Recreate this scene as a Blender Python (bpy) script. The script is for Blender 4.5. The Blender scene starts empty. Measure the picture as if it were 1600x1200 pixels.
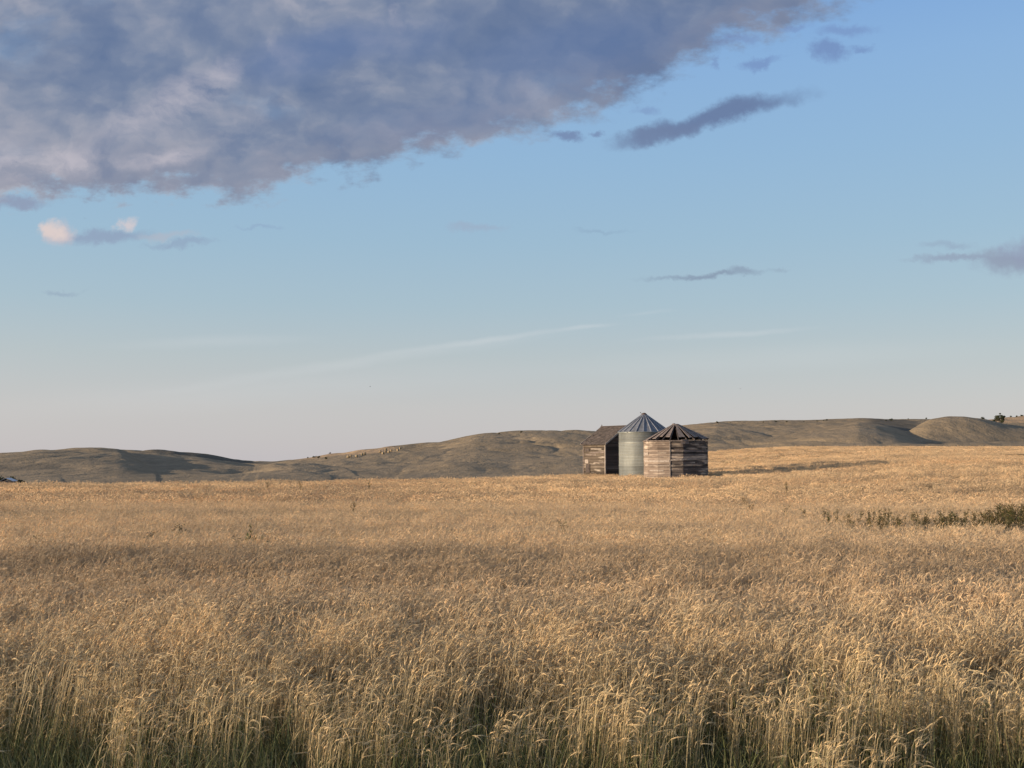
import bpy, math, random
import numpy as np
from mathutils import Vector, Matrix
random.seed(7); rng = np.random.default_rng(7)
D2R = math.radians
sc = bpy.context.scene
col = sc.collection

# ------------------------------------------------------------------ camera
EYE = 2.7; F = 1715.0; HZ = 720.0; PITCH = math.atan((HZ - 600.0) / F)
cam = bpy.data.cameras.new('camera'); camo = bpy.data.objects.new('camera', cam); col.objects.link(camo)
cam.lens = 36.0 * F / 1600.0; cam.sensor_width = 36; cam.clip_start = 0.1; cam.clip_end = 20000
camo.location = (0, 0, EYE); camo.rotation_euler = (math.pi / 2 + PITCH, 0, 0)
sc.camera = camo

def ray(px, py):
    u = (px - 800) / F; v = (600 - py) / F
    return np.array([u, math.cos(PITCH) - v * math.sin(PITCH), math.sin(PITCH) + v * math.cos(PITCH)])
def at(px, py, Y):
    d = ray(px, py); return d * (Y / d[1]) + np.array([0, 0, EYE])
def uw(px, py):
    d = ray(px, py); return d[0] / d[1], d[2] / d[1]

# ------------------------------------------------------------------ light
SUN_AZ = 77.0      # degrees to the left of the direction pointing back to the viewer
SUN_EL = 8.5
a = D2R(SUN_AZ)
sdir = Vector((-math.sin(a) * math.cos(D2R(SUN_EL)), -math.cos(a) * math.cos(D2R(SUN_EL)), math.sin(D2R(SUN_EL))))
sl = bpy.data.lights.new('sun', 'SUN'); so = bpy.data.objects.new('sun', sl); col.objects.link(so)
sl.energy = 5.0; sl.angle = D2R(0.5); sl.color = (1.0, 0.81, 0.60)
so.rotation_euler = sdir.to_track_quat('Z', 'Y').to_euler()
sc.view_settings.view_transform = 'Standard'; sc.view_settings.look = 'None'
EXPO = 0.62
sc.view_settings.exposure = EXPO; sc.view_settings.gamma = 1.0

def lin(r, g, b):
    f = lambda c: (c / 255 / 12.92) if c / 255 < .04045 else ((c / 255 + .055) / 1.055) ** 2.4
    return (f(r), f(g), f(b), 1.0)

class NT:
    """small node-tree builder"""
    def __init__(s, tree): s.t = tree; s.n = tree.nodes; s.l = tree.links
    def node(s, typ, **kw):
        nd = s.n.new(typ)
        for k, v in kw.items(): setattr(nd, k, v)
        return nd
    def put(s, sock, v):
        if v is None: return
        if isinstance(v, bpy.types.NodeSocket): s.l.new(v, sock)
        else: sock.default_value = v
    def math(s, op, a_, b_=None, c_=None, clamp=False):
        nd = s.node('ShaderNodeMath', operation=op, use_clamp=clamp)
        for i, v in enumerate((a_, b_, c_)):
            if v is not None: s.put(nd.inputs[i], v)
        return nd.outputs[0]
    def vmath(s, op, a_, b_=None, scale=None):
        nd = s.node('ShaderNodeVectorMath', operation=op)
        s.put(nd.inputs[0], a_)
        if b_ is not None: s.put(nd.inputs[1], b_)
        if scale is not None: s.put(nd.inputs['Scale'], scale)
        return nd.outputs['Value'] if op in ('LENGTH', 'DOT_PRODUCT') else nd.outputs['Vector']
    def noise(s, vec, scale, detail=3, rough=.5, dist=0, color=False):
        nd = s.node('ShaderNodeTexNoise')
        s.put(nd.inputs['Vector'], vec); nd.inputs['Scale'].default_value = scale
        nd.inputs['Detail'].default_value = detail; nd.inputs['Roughness'].default_value = rough
        nd.inputs['Distortion'].default_value = dist
        return nd.outputs['Color' if color else 0]
    def mapr(s, v, a0, a1, b0=0., b1=1., smooth=False):
        nd = s.node('ShaderNodeMapRange', clamp=True)
        if smooth: nd.interpolation_type = 'SMOOTHSTEP'
        s.put(nd.inputs[0], v)
        for i, q in enumerate((a0, a1, b0, b1)): s.put(nd.inputs[i + 1], q)
        return nd.outputs[0]
    def mix(s, f, a_, b_, typ='MIX'):
        nd = s.node('ShaderNodeMix', data_type='RGBA', blend_type=typ)
        s.put(nd.inputs[0], f); s.put(nd.inputs[6], a_); s.put(nd.inputs[7], b_)
        return nd.outputs[2]
    def ramp(s, f, stops, interp='LINEAR'):
        nd = s.node('ShaderNodeValToRGB'); cr = nd.color_ramp; cr.interpolation = interp
        while len(cr.elements) < len(stops): cr.elements.new(.5)
        for e, (p, c) in zip(cr.elements, stops):
            e.position = p; e.color = c if len(c) == 4 else (*c, 1)
        s.put(nd.inputs[0], f); return nd.outputs[0]
    def mapping(s, vec, loc=(0, 0, 0), rot=(0, 0, 0), scale=(1, 1, 1), typ='POINT'):
        nd = s.node('ShaderNodeMapping', vector_type=typ)
        s.put(nd.inputs[0], vec); nd.inputs['Location'].default_value = loc
        nd.inputs['Rotation'].default_value = rot; nd.inputs['Scale'].default_value = scale
        return nd.outputs[0]

# ------------------------------------------------------------------ sky
w = bpy.data.worlds.new('World'); sc.world = w; w.use_nodes = True
N = NT(w.node_tree); N.n.clear()
out = N.node('ShaderNodeOutputWorld'); bg = N.node('ShaderNodeBackground'); N.l.new(bg.outputs[0], out.inputs[0])
sky = N.node('ShaderNodeTexSky', sky_type='NISHITA'); sky.sun_disc = False
sky.sun_elevation = D2R(SUN_EL); sky.sun_rotation = math.atan2(sdir.x, sdir.y)
sky.air_density = 1.0; sky.dust_density = 0.6; sky.ozone_density = 1.2
SKY_STRENGTH = 0.12     # graded so that the sky reads right at the exposure set above
SKYGAIN = None
dirv = N.node('ShaderNodeTexCoord').outputs['Generated']
sep = N.node('ShaderNodeSeparateXYZ'); N.l.new(dirv, sep.inputs[0])
ysafe = N.math('MAXIMUM', sep.outputs[1], 0.05)
cu = N.math('DIVIDE', sep.outputs[0], ysafe); cw = N.math('DIVIDE', sep.outputs[2], ysafe)
# the air itself: clearer blue above, the unseen overhead brightened to cloud grey as added fill, pale lilac-grey dust near the horizon
elev = N.math('ARCSINE', sep.outputs[2])
e01 = N.math('DIVIDE', elev, D2R(90.0))
def estop(py): return math.atan(uw(800, py)[1]) / D2R(90)
grade = N.ramp(e01, [(0.0, lin(203, 200, 207)), (estop(640), lin(203, 202, 207)), (estop(560), lin(191, 201, 208)),
                     (estop(480), lin(176, 199, 214)), (estop(380), lin(164, 196, 220)), (estop(250), lin(154, 192, 227)), (estop(120), lin(146, 187, 232)),
                     (estop(0), lin(133, 177, 232)), (0.45, lin(140, 162, 205)), (1.0, lin(150, 162, 192))])
GR = N.vmath('SCALE', grade, scale=1.0 / SKY_STRENGTH)
base = N.mix(0.80, sky.outputs[0], GR)
# clouds, placed by compass direction and elevation
comb = N.node('ShaderNodeCombineXYZ'); N.l.new(cu, comb.inputs[0]); N.l.new(cw, comb.inputs[1])
P = comb.outputs[0]
wob = N.vmath('SUBTRACT', N.noise(P, 9, 8, .63, color=True), (.5, .5, .5))
P1 = N.vmath('ADD', P, N.vmath('MULTIPLY', wob, (.075, .042, 0)))
fine = N.noise(N.mapping(P, scale=(1, 1.8, 1)), 34, 6, .62)
sp1 = N.node('ShaderNodeSeparateXYZ'); N.l.new(P1, sp1.inputs[0])
# lower edge of the big cloud bank
edge_px = [(-900, 420), (-400, 380), (0, 318), (110, 306), (210, 298), (310, 296), (400, 308), (450, 285), (520, 268), (590, 268), (640, 242), (730, 236),
           (800, 214), (860, 208), (900, 178), (960, 160), (1060, 118), (1160, 66), (1260, 26), (1360, -20), (1700, -200)]
fc = N.node('ShaderNodeFloatCurve')
U0, U1, W0, W1 = -1.1, 0.7, 0.0, 0.7
cv = fc.mapping.curves[0]
pts = [((uw(x, 300)[0] - U0) / (U1 - U0), (uw(800, y)[1] - W0) / (W1 - W0)) for x, y in edge_px]
cv.points[0].location = (0, pts[0][1]); cv.points[1].location = (1, pts[-1][1])
for p in pts: cv.points.new(*p)
fc.mapping.update()
N.l.new(N.mapr(sp1.outputs[0], U0, U1), fc.inputs['Value'])
edge = N.math('MULTIPLY_ADD', fc.outputs[0], W1 - W0, W0)
dd = N.math('SUBTRACT', sp1.outputs[1], edge)
dd = N.math('ADD', dd, N.math('MULTIPLY', N.math('SUBTRACT', fine, .5), .075))
# soft on the right and on top, firmer along the base
soft = N.mapr(cu, -.3, .3, .016, .026)
dens = N.mapr(N.math('DIVIDE', dd, soft), -.45, 1.0, 0., 1., smooth=True)
dens = N.math('MULTIPLY', dens, N.mapr(sep.outputs[1], .25, .5))
# holes of bluer sky inside the bank
holes = N.mapr(N.noise(N.mapping(P1, loc=(3.1, 1.7, 0), scale=(1, 1.7, 1)), 6.5, 5, .55), 0.56, .74, 0., .22, smooth=True)
dens = N.math('MULTIPLY', dens, N.math('SUBTRACT', 1.0, N.math('MULTIPLY', holes, N.mapr(dd, .0, .09))))
# body colour of the bank
big = N.noise(N.mapping(P1, loc=(.35, 2.2, 0), rot=(0, 0, .25), scale=(1, 1.9, 1)), 4.2, 5, .5, .15)
puff = N.noise(N.mapping(P1, loc=(7.3, .4, 0), scale=(1, 1.5, 1)), 11, 8, .64, .2)
puffl = N.noise(N.mapping(N.vmath('ADD', P1, (-.014, -.004, 0)), loc=(7.3, .4, 0), scale=(1, 1.5, 1)), 11, 4, .5, .15)
puffm = N.noise(N.mapping(P1, loc=(7.3, .4, 0), scale=(1, 1.5, 1)), 11, 4, .5, .15)
relief = N.math('MULTIPLY', N.math('SUBTRACT', puffm, puffl), .75)
left = N.mapr(cu, -.50, .10, 1., 0.)
low = N.mapr(dd, .0, .17, 1., 0.)
lf = N.math('MULTIPLY', left, low)
tone = N.math('ADD', N.math('MULTIPLY', big, .85), N.math('MULTIPLY', puff, .32))
tone = N.math('ADD', tone, N.math('MULTIPLY', lf, .20))
tone = N.math('ADD', tone, N.math('ADD', N.math('MULTIPLY', left, .02), relief))
cbody = N.ramp(tone, [(.40, lin(98, 116, 150)), (.56, lin(115, 129, 157)), (.66, lin(132, 142, 164)), (.76, lin(153, 157, 173)), (.88, lin(178, 177, 186)), (1.0, lin(203, 197, 200))])
pink = N.mapr(lf, .35, .9)
cbody = N.mix(N.math('MULTIPLY', pink, .15), cbody, lin(205, 190, 188))
rim = N.math('MULTIPLY', N.mapr(dd, .0, .02), N.mapr(dd, .055, .02))
cbody = N.mix(N.math('MULTIPLY', rim, N.mapr(puff, .35, .6, .15, .65)), cbody, lin(128, 134, 156))
def glow(cx, cy, rx, ry, rot, pv=None, k=(1.0, .2)):
    u, v = uw(cx, cy)
    q = N.mapping(pv if pv is not None else P1, loc=(u, v, 0), rot=(0, 0, D2R(rot)), scale=(rx / F, ry / F, 1), typ='TEXTURE')
    return N.mapr(N.vmath('LENGTH', q), k[0], k[1], 0., 1., smooth=True)
# sunlit billows
for (cx, cy, rx, ry, rot, st) in ((350, 108, 60, 30, 45, .5), (60, 255, 190, 38, 5, 1.0), (250, 243, 100, 20, 8, .9), (300, 145, 90, 50, 35, .7), (230, 190, 130, 40, 15, .6), (550, 125, 70, 40, 25, .3), (620, 15, 16, 40, 0, .6), (-60, 240, 140, 60, 0, .7), (400, 190, 120, 70, 10, .3)):
    g = N.math('MULTIPLY', glow(cx, cy, rx, ry, rot), N.mapr(puff, .42, .58, .1, 1.))
    cbody = N.mix(N.math('MULTIPLY', g, st * .62), cbody, lin(204, 196, 203))
# deep blue underside regions
for (cx, cy, rx, ry, rot, st) in ((480, 80, 170, 60, 12, .55), (900, 80, 300, 80, 12, .45), (700, 180, 260, 50, 8, .25), (620, 60, 150, 60, 5, .35)):
    cbody = N.mix(N.math('MULTIPLY', glow(cx, cy, rx, ry, rot), st), cbody, lin(95, 118, 162))
skyc = N.mix(N.math('MULTIPLY', dens, .95), base, N.vmath('SCALE', cbody, scale=1 / SKY_STRENGTH))
# single clouds: centre, radii, tilt, opacity, colour
wob2 = N.vmath('SUBTRACT', N.noise(P, 26, 6, .68, color=True), (.5, .5, .5))
P2 = N.vmath('ADD', P, N.vmath('MULTIPLY', wob2, (.060, .028, 0)))
SL = (106, 124, 166)
singles = [
 (1120, 181, 190, 25, 15, .96, (106, 126, 163), .25), (1030, 210, 105, 22, 12, .90, (112, 130, 164), .2),
 (1192, 99, 52, 12, 14, .7, (116, 142, 190), .2), (1296, 78, 42, 20, -8, .72, (112, 136, 184), .2), (1318, 50, 62, 12, 4, .6, (118, 144, 192), .2), (1345, 74, 24, 10, 8, .6, (114, 140, 188), .2),
 (1122, 98, 18, 10, 40, .5, (118, 142, 188), .2), (1235, 46, 40, 8, 2, .45, (118, 142, 190), .2), (1150, 64, 60, 12, 8, .5, (120, 142, 186), .2),
 (880, 211, 34, 10, 0, .75, (112, 128, 166), .2), (934, 209, 22, 8, 0, .7, (116, 134, 172), .2), (1008, 173, 32, 10, -5, .5, (122, 146, 190), .2),
 (160, 367, 110, 15, 3, .62, (140, 152, 180), .2), (285, 379, 80, 8, 2, .5, (140, 156, 184), .1), (400, 357, 60, 5, 0, .4, (140, 162, 194), .1), (255, 368, 60, 9, 0, .45, (184, 180, 190), .1),
 (740, 355, 60, 9, 1, .42, (158, 168, 190), .1), (938, 360, 62, 5, -2, .40, (138, 164, 190), .1),
 (1105, 430, 130, 8, 4, .78, (134, 150, 172), .1), (1165, 421, 40, 7, 0, .6, (138, 154, 176), .1), (1222, 423, 22, 5, 0, .4, (146, 164, 184), .1),
 (1575, 410, 75, 26, -4, .85, (146, 157, 178), .2), (1490, 406, 95, 9, -2, .7, (146, 158, 180), .2), (1482, 386, 55, 9, -3, .45, (146, 162, 186), .1), (1620, 395, 70, 30, 0, .8, (146, 155, 180), .3),
 (95, 455, 50, 6, 1, .5, (146, 164, 186), .1), (30, 318, 60, 14, 0, .7, (140, 146, 172), .2),
]
for (cx, cy, rx, ry, rot, op, c, k) in singles:
    g = glow(cx, cy, rx, ry, rot, P2, (1.0, k))
    skyc = N.mix(N.math('MULTIPLY', g, op), skyc, N.vmath('SCALE', lin(*c)[:3], scale=1 / SKY_STRENGTH))
for (cx, cy, rx, ry, rot, op, c, k) in ((90, 364, 40, 24, 0, .80, (205, 194, 198), .25), (80, 360, 26, 20, 0, .75, (226, 209, 203), .2), (194, 346, 26, 15, 15, .8, (214, 203, 205), .2)):
    g = glow(cx, cy, rx, ry, rot, P2, (1.0, k))
    skyc = N.mix(N.math('MULTIPLY', g, op), skyc, N.vmath('SCALE', lin(*c)[:3], scale=1 / SKY_STRENGTH))
# thin ice streaks
P3 = N.vmath('ADD', P, N.vmath('MULTIPLY', wob, (.05, .012, 0)))
stre = N.mapr(N.noise(N.mapping(P, rot=(0, 0, -.1), scale=(1, 9, 1)), 6, 5, .6), .3, .7)
for (cx, cy, rx, ry, rot, op) in ((760, 533, 240, 7, 8, .26), (560, 566, 420, 14, 8, .20), (920, 512, 60, 5, 6, .30), (1130, 523, 180, 7, 4, .30), (330, 534, 220, 14, 2, .16), (1010, 490, 60, 5, 5, .15), (400, 610, 600, 40, 4, .12), (1200, 560, 500, 30, 3, .12)):
    g = N.math('MULTIPLY', glow(cx, cy, rx, ry, rot, P3, (1.0, .0)), N.mapr(stre, 0, 1, .5, 1.))
    skyc = N.mix(N.math('MULTIPLY', g, op), skyc, N.vmath('SCALE', lin(222, 224, 226)[:3], scale=1 / SKY_STRENGTH))
N.l.new(skyc, bg.inputs[0]); bg.inputs[1].default_value = SKY_STRENGTH * 2 ** -EXPO
sc.cycles.max_bounces = 5; sc.cycles.diffuse_bounces = 3; sc.cycles.glossy_bounces = 2; sc.cycles.transmission_bounces = 3

# ------------------------------------------------------------------ materials
def new_mat(name):
    m = bpy.data.materials.new(name); m.use_nodes = True
    n = NT(m.node_tree); n.n.clear()
    o = n.node('ShaderNodeOutputMaterial'); b = n.node('ShaderNodeBsdfPrincipled'); n.l.new(b.outputs[0], o.inputs[0])
    b.inputs['Roughness'].default_value = .8; b.inputs['Specular IOR Level'].default_value = .25
    return m, n, b, o
def bump(n, b, h, strength, dist=.1):
    nd = n.node('ShaderNodeBump'); nd.inputs['Strength'].default_value = strength; nd.inputs['Distance'].default_value = dist
    n.l.new(h, nd.inputs['Height']); n.l.new(nd.outputs[0], b.inputs['Normal'])

def plant_mat(name, vary, transl=.3, dark=None):
    m, n, b, o = new_mat(name)
    at_ = n.node('ShaderNodeAttribute', attribute_name='Col').outputs['Color']
    pos = n.node('ShaderNodeNewGeometry').outputs['Position']
    f1 = n.noise(n.mapping(pos, scale=(.10, .42, 0)), 1.0, 4, .6)
    f2 = n.noise(n.mapping(pos, scale=(.5, .9, 0)), 1.0, 4, .6)
    f3 = n.noise(n.mapping(pos, scale=(.022, .16, 0)), 1.0, 3, .55)
    v = n.math('ADD', n.math('MULTIPLY', f1, .45), n.math('ADD', n.math('MULTIPLY', f2, .25), n.math('MULTIPLY', f3, .3)))
    c = at_
    if vary:
        # ripe gold against greyer tones, then a darker band across the crop
        f4 = n.noise(n.mapping(pos, scale=(.012, .55, 0)), 1.0, 3, .6)
        v = n.math('ADD', v, n.math('MULTIPLY', n.math('SUBTRACT', f4, .5), n.mapr(n.vmath('LENGTH', pos), 16, 50, .0, .55)))
        t = n.ramp(v, [(.30, (.60, .60, .60)), (.42, (.82, .80, .78)), (.52, (1.03, 1.0, .95)), (.66, (1.17, 1.09, .96))])
        c = n.mix(1.0, at_, t, 'MULTIPLY')
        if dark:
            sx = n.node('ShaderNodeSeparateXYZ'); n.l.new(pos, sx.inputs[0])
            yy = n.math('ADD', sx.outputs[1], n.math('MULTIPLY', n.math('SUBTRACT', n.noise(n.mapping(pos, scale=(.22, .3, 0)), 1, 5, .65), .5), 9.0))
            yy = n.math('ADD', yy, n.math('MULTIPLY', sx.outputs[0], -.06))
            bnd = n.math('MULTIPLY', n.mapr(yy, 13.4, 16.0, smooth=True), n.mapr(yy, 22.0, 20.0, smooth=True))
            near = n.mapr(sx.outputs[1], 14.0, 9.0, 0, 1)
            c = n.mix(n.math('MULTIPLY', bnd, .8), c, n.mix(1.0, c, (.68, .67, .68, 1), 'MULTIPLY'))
            c = n.mix(n.math('MULTIPLY', near, .45), c, n.mix(1.0, c, (.78, .84, .68, 1), 'MULTIPLY'))
    n.l.new(c, b.inputs['Base Color']); b.inputs['Roughness'].default_value = .6
    tr = n.node('ShaderNodeBsdfTranslucent'); n.l.new(c, tr.inputs[0])
    mx = n.node('ShaderNodeMixShader'); mx.inputs[0].default_value = transl
    n.l.new(b.outputs[0], mx.inputs[1]); n.l.new(tr.outputs[0], mx.inputs[2]); n.l.new(mx.outputs[0], o.inputs[0])
    return m
M_wheat = plant_mat('ripe_wheat', True, .34, dark=True)
M_green = plant_mat('green_plants', True, .3)
M_weed = plant_mat('weeds', False, .15)

def ground_mat():
    m, n, b, o = new_mat('straw_soil')
    pos = n.node('ShaderNodeNewGeometry').outputs['Position']
    f = n.noise(n.mapping(pos, scale=(.05, .22, .1)), 1.0, 5, .6)
    g = n.noise(pos, 1.6, 6, .65)
    st = n.ramp(n.math('ADD', n.math('MULTIPLY', f, .6), n.math('MULTIPLY', g, .4)), [(.3, (.30, .185, .085)), (.5, (.46, .30, .145)), (.7, (.56, .38, .19))])
    soil = n.ramp(g, [(.35, (.09, .06, .035)), (.7, (.19, .13, .075))])
    sx = n.node('ShaderNodeSeparateXYZ'); n.l.new(pos, sx.inputs[0])
    far = n.mapr(sx.outputs[1], 45, 80)
    c = n.mix(far, soil, st)
    n.l.new(c, b.inputs['Base Color']); bump(n, b, n.noise(pos, 3.5, 5, .75), 1.0, .25)
    return m
M_ground = ground_mat()

def hill_mat():
    m, n, b, o = new_mat('prairie_grass')
    pos = n.node('ShaderNodeNewGeometry').outputs['Position']
    zone = n.node('ShaderNodeAttribute', attribute_name='zone').outputs['Color']
    zs = n.node('ShaderNodeSeparateColor'); n.l.new(zone, zs.inputs[0])
    a1 = n.noise(n.mapping(pos, scale=(.018, .007, .05)), 1.0, 6, .6)
    a2 = n.noise(n.mapping(pos, scale=(.16, .05, .3)), 1.0, 6, .7)
    a3 = n.noise(n.mapping(pos, scale=(.55, .14, .9)), 1.0, 4, .7)
    t = n.math('ADD', n.math('MULTIPLY', a1, .40), n.math('ADD', n.math('MULTIPLY', a2, .35), n.math('MULTIPLY', a3, .25)))
    c = n.ramp(t, [(.32, (.150, .113, .066)), (.46, (.215, .161, .095)), (.56, (.27, .200, .119)), (.70, (.35, .255, .152))])
    tan = n.ramp(a2, [(.3, (.30, .20, .11)), (.7, (.42, .29, .165))])
    c = n.mix(zs.outputs[0], c, tan)
    # flecks of low brush, and the painted hillside shade in the same dark tone
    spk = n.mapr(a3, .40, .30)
    brush_shade = n.ramp(a2, [(.3, (.034, .034, .028)), (.7, (.068, .062, .048))])
    c = n.mix(n.math('MULTIPLY', zs.outputs[1], .9), c, brush_shade)
    c = n.mix(n.math('MULTIPLY', spk, .35), c, brush_shade)
    n.l.new(c, b.inputs['Base Color']); b.inputs['Roughness'].default_value = .95
    hgt = n.math('ADD', n.math('MULTIPLY', n.noise(n.mapping(pos, scale=(.14, .07, .1)), 1, 5, .7), 1.0), n.math('MULTIPLY', n.noise(pos, .9, 4, .7), .25))
    bump(n, b, hgt, .65, 2.0)
    return m
M_hill = hill_mat()

def simple(name, stops, scale=(1, 1, 1), ns=2.0, detail=5, rough=.8, metal=0., bmp=0., coord='Object', spec=.3, dist=.02):
    m, n, b, o = new_mat(name)
    p = n.node('ShaderNodeTexCoord').outputs[coord]
    f = n.noise(n.mapping(p, scale=scale), ns, detail, .62, .3)
    n.l.new(n.ramp(f, stops), b.inputs['Base Color'])
    b.inputs['Roughness'].default_value = rough; b.inputs['Metallic'].default_value = metal; b.inputs['Specular IOR Level'].default_value = spec
    if bmp: bump(n, b, f, bmp, dist)
    return m

def board_mat(name, pal, patch, patch_amt=.12, plank=.19, seam=.9, streak=(.5, .5, 9)):
    """weathered planks: every board its own tone, peeled pale stretches, grain along the board"""
    m, n, b, o = new_mat(name)
    p = n.node('ShaderNodeTexCoord').outputs['Object']
    sx = n.node('ShaderNodeSeparateXYZ'); n.l.new(p, sx.inputs[0])
    row = n.math('FLOOR', n.math('DIVIDE', sx.outputs[2], plank))
    wn = n.node('ShaderNodeTexWhiteNoise', noise_dimensions='1D'); n.l.new(row, wn.inputs['W'])
    off = n.node('ShaderNodeCombineXYZ'); n.l.new(n.math('MULTIPLY', wn.outputs[0], 37.), off.inputs[0]); n.l.new(n.math('MULTIPLY', row, 1.7), off.inputs[2])
    pp = n.vmath('ADD', p, off.outputs[0])
    g = n.noise(n.mapping(pp, scale=streak), 1.0, 6, .65)
    big = n.noise(n.mapping(p, scale=(.7, .7, 1.3)), 1.0, 4, .6)
    t = n.math('ADD', n.math('MULTIPLY', g, .5), n.math('ADD', n.math('MULTIPLY', wn.outputs[0], .25), n.math('MULTIPLY', big, .25)))
    c = n.ramp(t, pal)
    pm = n.noise(n.mapping(pp, scale=(.55, .55, 2.2)), 1.0, 4, .55)
    c = n.mix(n.mapr(pm, .58 - patch_amt, .72 - patch_amt, 0, .85), c, n.ramp(g, patch))
    fr = n.math('FRACT', n.math('DIVIDE', sx.outputs[2], plank))
    sm = n.mapr(fr, .10, .0, 0, seam)
    c = n.mix(sm, c, (.02, .015, .012, 1))
    n.l.new(c, b.inputs['Base Color']); b.inputs['Roughness'].default_value = .85
    bump(n, b, n.math('ADD', g, n.math('MULTIPLY', n.math('PINGPONG', fr, .5), 1.0)), .5, .03)
    return m
M_shedwall = board_mat('weathered_siding', [(.30, (.032, .024, .018)), (.45, (.075, .057, .041)), (.58, (.125, .096, .070)), (.72, (.21, .17, .13))],
                       [(.3, (.34, .27, .20)), (.7, (.56, .48, .39))], .02, .27)
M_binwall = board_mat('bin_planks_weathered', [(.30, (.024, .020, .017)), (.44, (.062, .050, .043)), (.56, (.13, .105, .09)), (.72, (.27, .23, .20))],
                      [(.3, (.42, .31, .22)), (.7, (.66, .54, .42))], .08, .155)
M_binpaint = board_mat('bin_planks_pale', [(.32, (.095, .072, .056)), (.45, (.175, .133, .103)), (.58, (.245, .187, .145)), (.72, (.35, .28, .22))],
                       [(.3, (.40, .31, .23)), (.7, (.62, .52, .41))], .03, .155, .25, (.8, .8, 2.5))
M_greywood = simple('grey_wood', [(.3, (.09, .07, .06)), (.55, (.19, .15, .125)), (.75, (.32, .26, .22))], (1, 1, 1), 6, 6, .85, bmp=.4)
M_darkwood = simple('dark_wood', [(.3, (.035, .028, .025)), (.6, (.09, .07, .06))], (1, 1, 1), 5, 5, .9)
M_palewood = simple('bleached_wood', [(.3, (.20, .16, .125)), (.6, (.36, .30, .25)), (.8, (.52, .45, .38))], (1, 1, 1), 7, 5, .8, bmp=.3)
M_shingle = simple('cedar_shingles', [(.28, (.03, .024, .020)), (.45, (.07, .055, .045)), (.6, (.115, .09, .075)), (.75, (.20, .165, .145))], (1, 1, 2), 3.4, 7, .9, bmp=.8, dist=.05)
M_galv = simple('galvanised_wall', [(.3, (.30, .32, .29)), (.5, (.41, .43, .38)), (.7, (.52, .53, .46))], (.6, .6, 2.5), 2.0, 6, .42, .62, .15)
M_galvroof = simple('galvanised_roof', [(.3, (.10, .105, .11)), (.5, (.155, .16, .17)), (.72, (.23, .235, .245))], (1, 1, 1), 2.4, 6, .6, .15, .15)
M_rib = simple('roof_seam_metal', [(.3, (.24, .245, .26)), (.7, (.36, .365, .38))], (1, 1, 1), 4, 4, .5, .3)
M_rust = simple('rusty_metal', [(.3, (.06, .04, .035)), (.7, (.14, .09, .07))], (1, 1, 1), 8, 5, .8, .3)
M_hay = simple('hay', [(.3, (.24, .17, .095)), (.6, (.36, .27, .16)), (.8, (.46, .36, .23))], (1, 1, 1), 5, 6, .95, bmp=.6)
M_bark = simple('bark', [(.3, (.035, .028, .022)), (.7, (.10, .08, .065))], (1, 1, .4), 5, 5, .95)
M_roofpale = simple('pale_sheet_roof', [(.3, (.50, .50, .52)), (.7, (.66, .66, .67))], (1, 1, 1), 1.5, 4, .6, .2)
M_bird = simple('feathers', [(.3, (.05, .05, .055)), (.7, (.11, .11, .12))], (1, 1, 1), 9, 3, .8)

# ------------------------------------------------------------------ mesh helpers
class MB:
    def __init__(s): s.v = []; s.f = []; s.m = []; s.c = []
    def add(s, vs, fs, c=None, mi=0):
        o = len(s.v); s.v += [tuple(map(float, p)) for p in vs]
        s.f += [tuple(i + o for i in f) for f in fs]; s.m += [mi] * len(fs)
        s.c += [c if c is not None else (1, 1, 1)] * len(vs)
    def box(s, c, size, R=None, mi=0):
        hx, hy, hz = [q / 2 for q in size]; c = Vector(c)
        vs = []
        for z in (-hz, hz):
            for x, y in ((-hx, -hy), (hx, -hy), (hx, hy), (-hx, hy)):
                p = Vector((x, y, z)); p = R @ p if R is not None else p
                vs.append(p + c)
        s.add(vs, [(3, 2, 1, 0), (4, 5, 6, 7), (0, 1, 5, 4), (1, 2, 6, 5), (2, 3, 7, 6), (3, 0, 4, 7)], mi=mi)
    def beam(s, a_, b_, wd, th, up=(0, 0, 1), mi=0):
        a_ = Vector(a_); b_ = Vector(b_); d = b_ - a_; L = d.length; x = d / L
        y = Vector(up).cross(x); y.normalize(); z = x.cross(y)
        R = Matrix((x, y, z)).transposed(); s.box((a_ + b_) / 2, (L, wd, th), R, mi)
    def tube(s, pts, rad, n=6, c=None, cap=True):
        rings = []
        for i, p in enumerate(pts):
            p = Vector(p); t = (Vector(pts[min(i + 1, len(pts) - 1)]) - Vector(pts[max(i - 1, 0)])).normalized()
            u = t.orthogonal().normalized(); v = t.cross(u); r = rad[i]
            rings.append([p + (u * math.cos(2 * math.pi * k / n) + v * math.sin(2 * math.pi * k / n)) * r for k in range(n)])
        vs = [q for r in rings for q in r]
        fs = [(i * n + k, i * n + (k + 1) % n, (i + 1) * n + (k + 1) % n, (i + 1) * n + k) for i in range(len(pts) - 1) for k in range(n)]
        if cap: fs += [tuple(range(n))[::-1], tuple(range((len(pts) - 1) * n, len(pts) * n))]
        s.add(vs, fs, c)
    def mesh(s, name, mats, smooth=False, colattr=False):
        me = bpy.data.meshes.new(name); me.from_pydata(s.v, [], s.f); me.update()
        for m in (mats if isinstance(mats, (list, tuple)) else [mats]): me.materials.append(m)
        if any(s.m): me.polygons.foreach_set('material_index', s.m)
        if smooth: me.polygons.foreach_set('use_smooth', [True] * len(s.f))
        if colattr:
            ca = me.color_attributes.new('Col', 'FLOAT_COLOR', 'POINT')
            ca.data.foreach_set('color', np.array([(*q, 1.0) for q in s.c], dtype=np.float32).ravel())
        return me
    def build(s, name, mats, parent=None, **kw):
        o = bpy.data.objects.new(name, s.mesh(name, mats, **kw)); col.objects.link(o)
        if parent is not None: o.parent = parent
        return o
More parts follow.
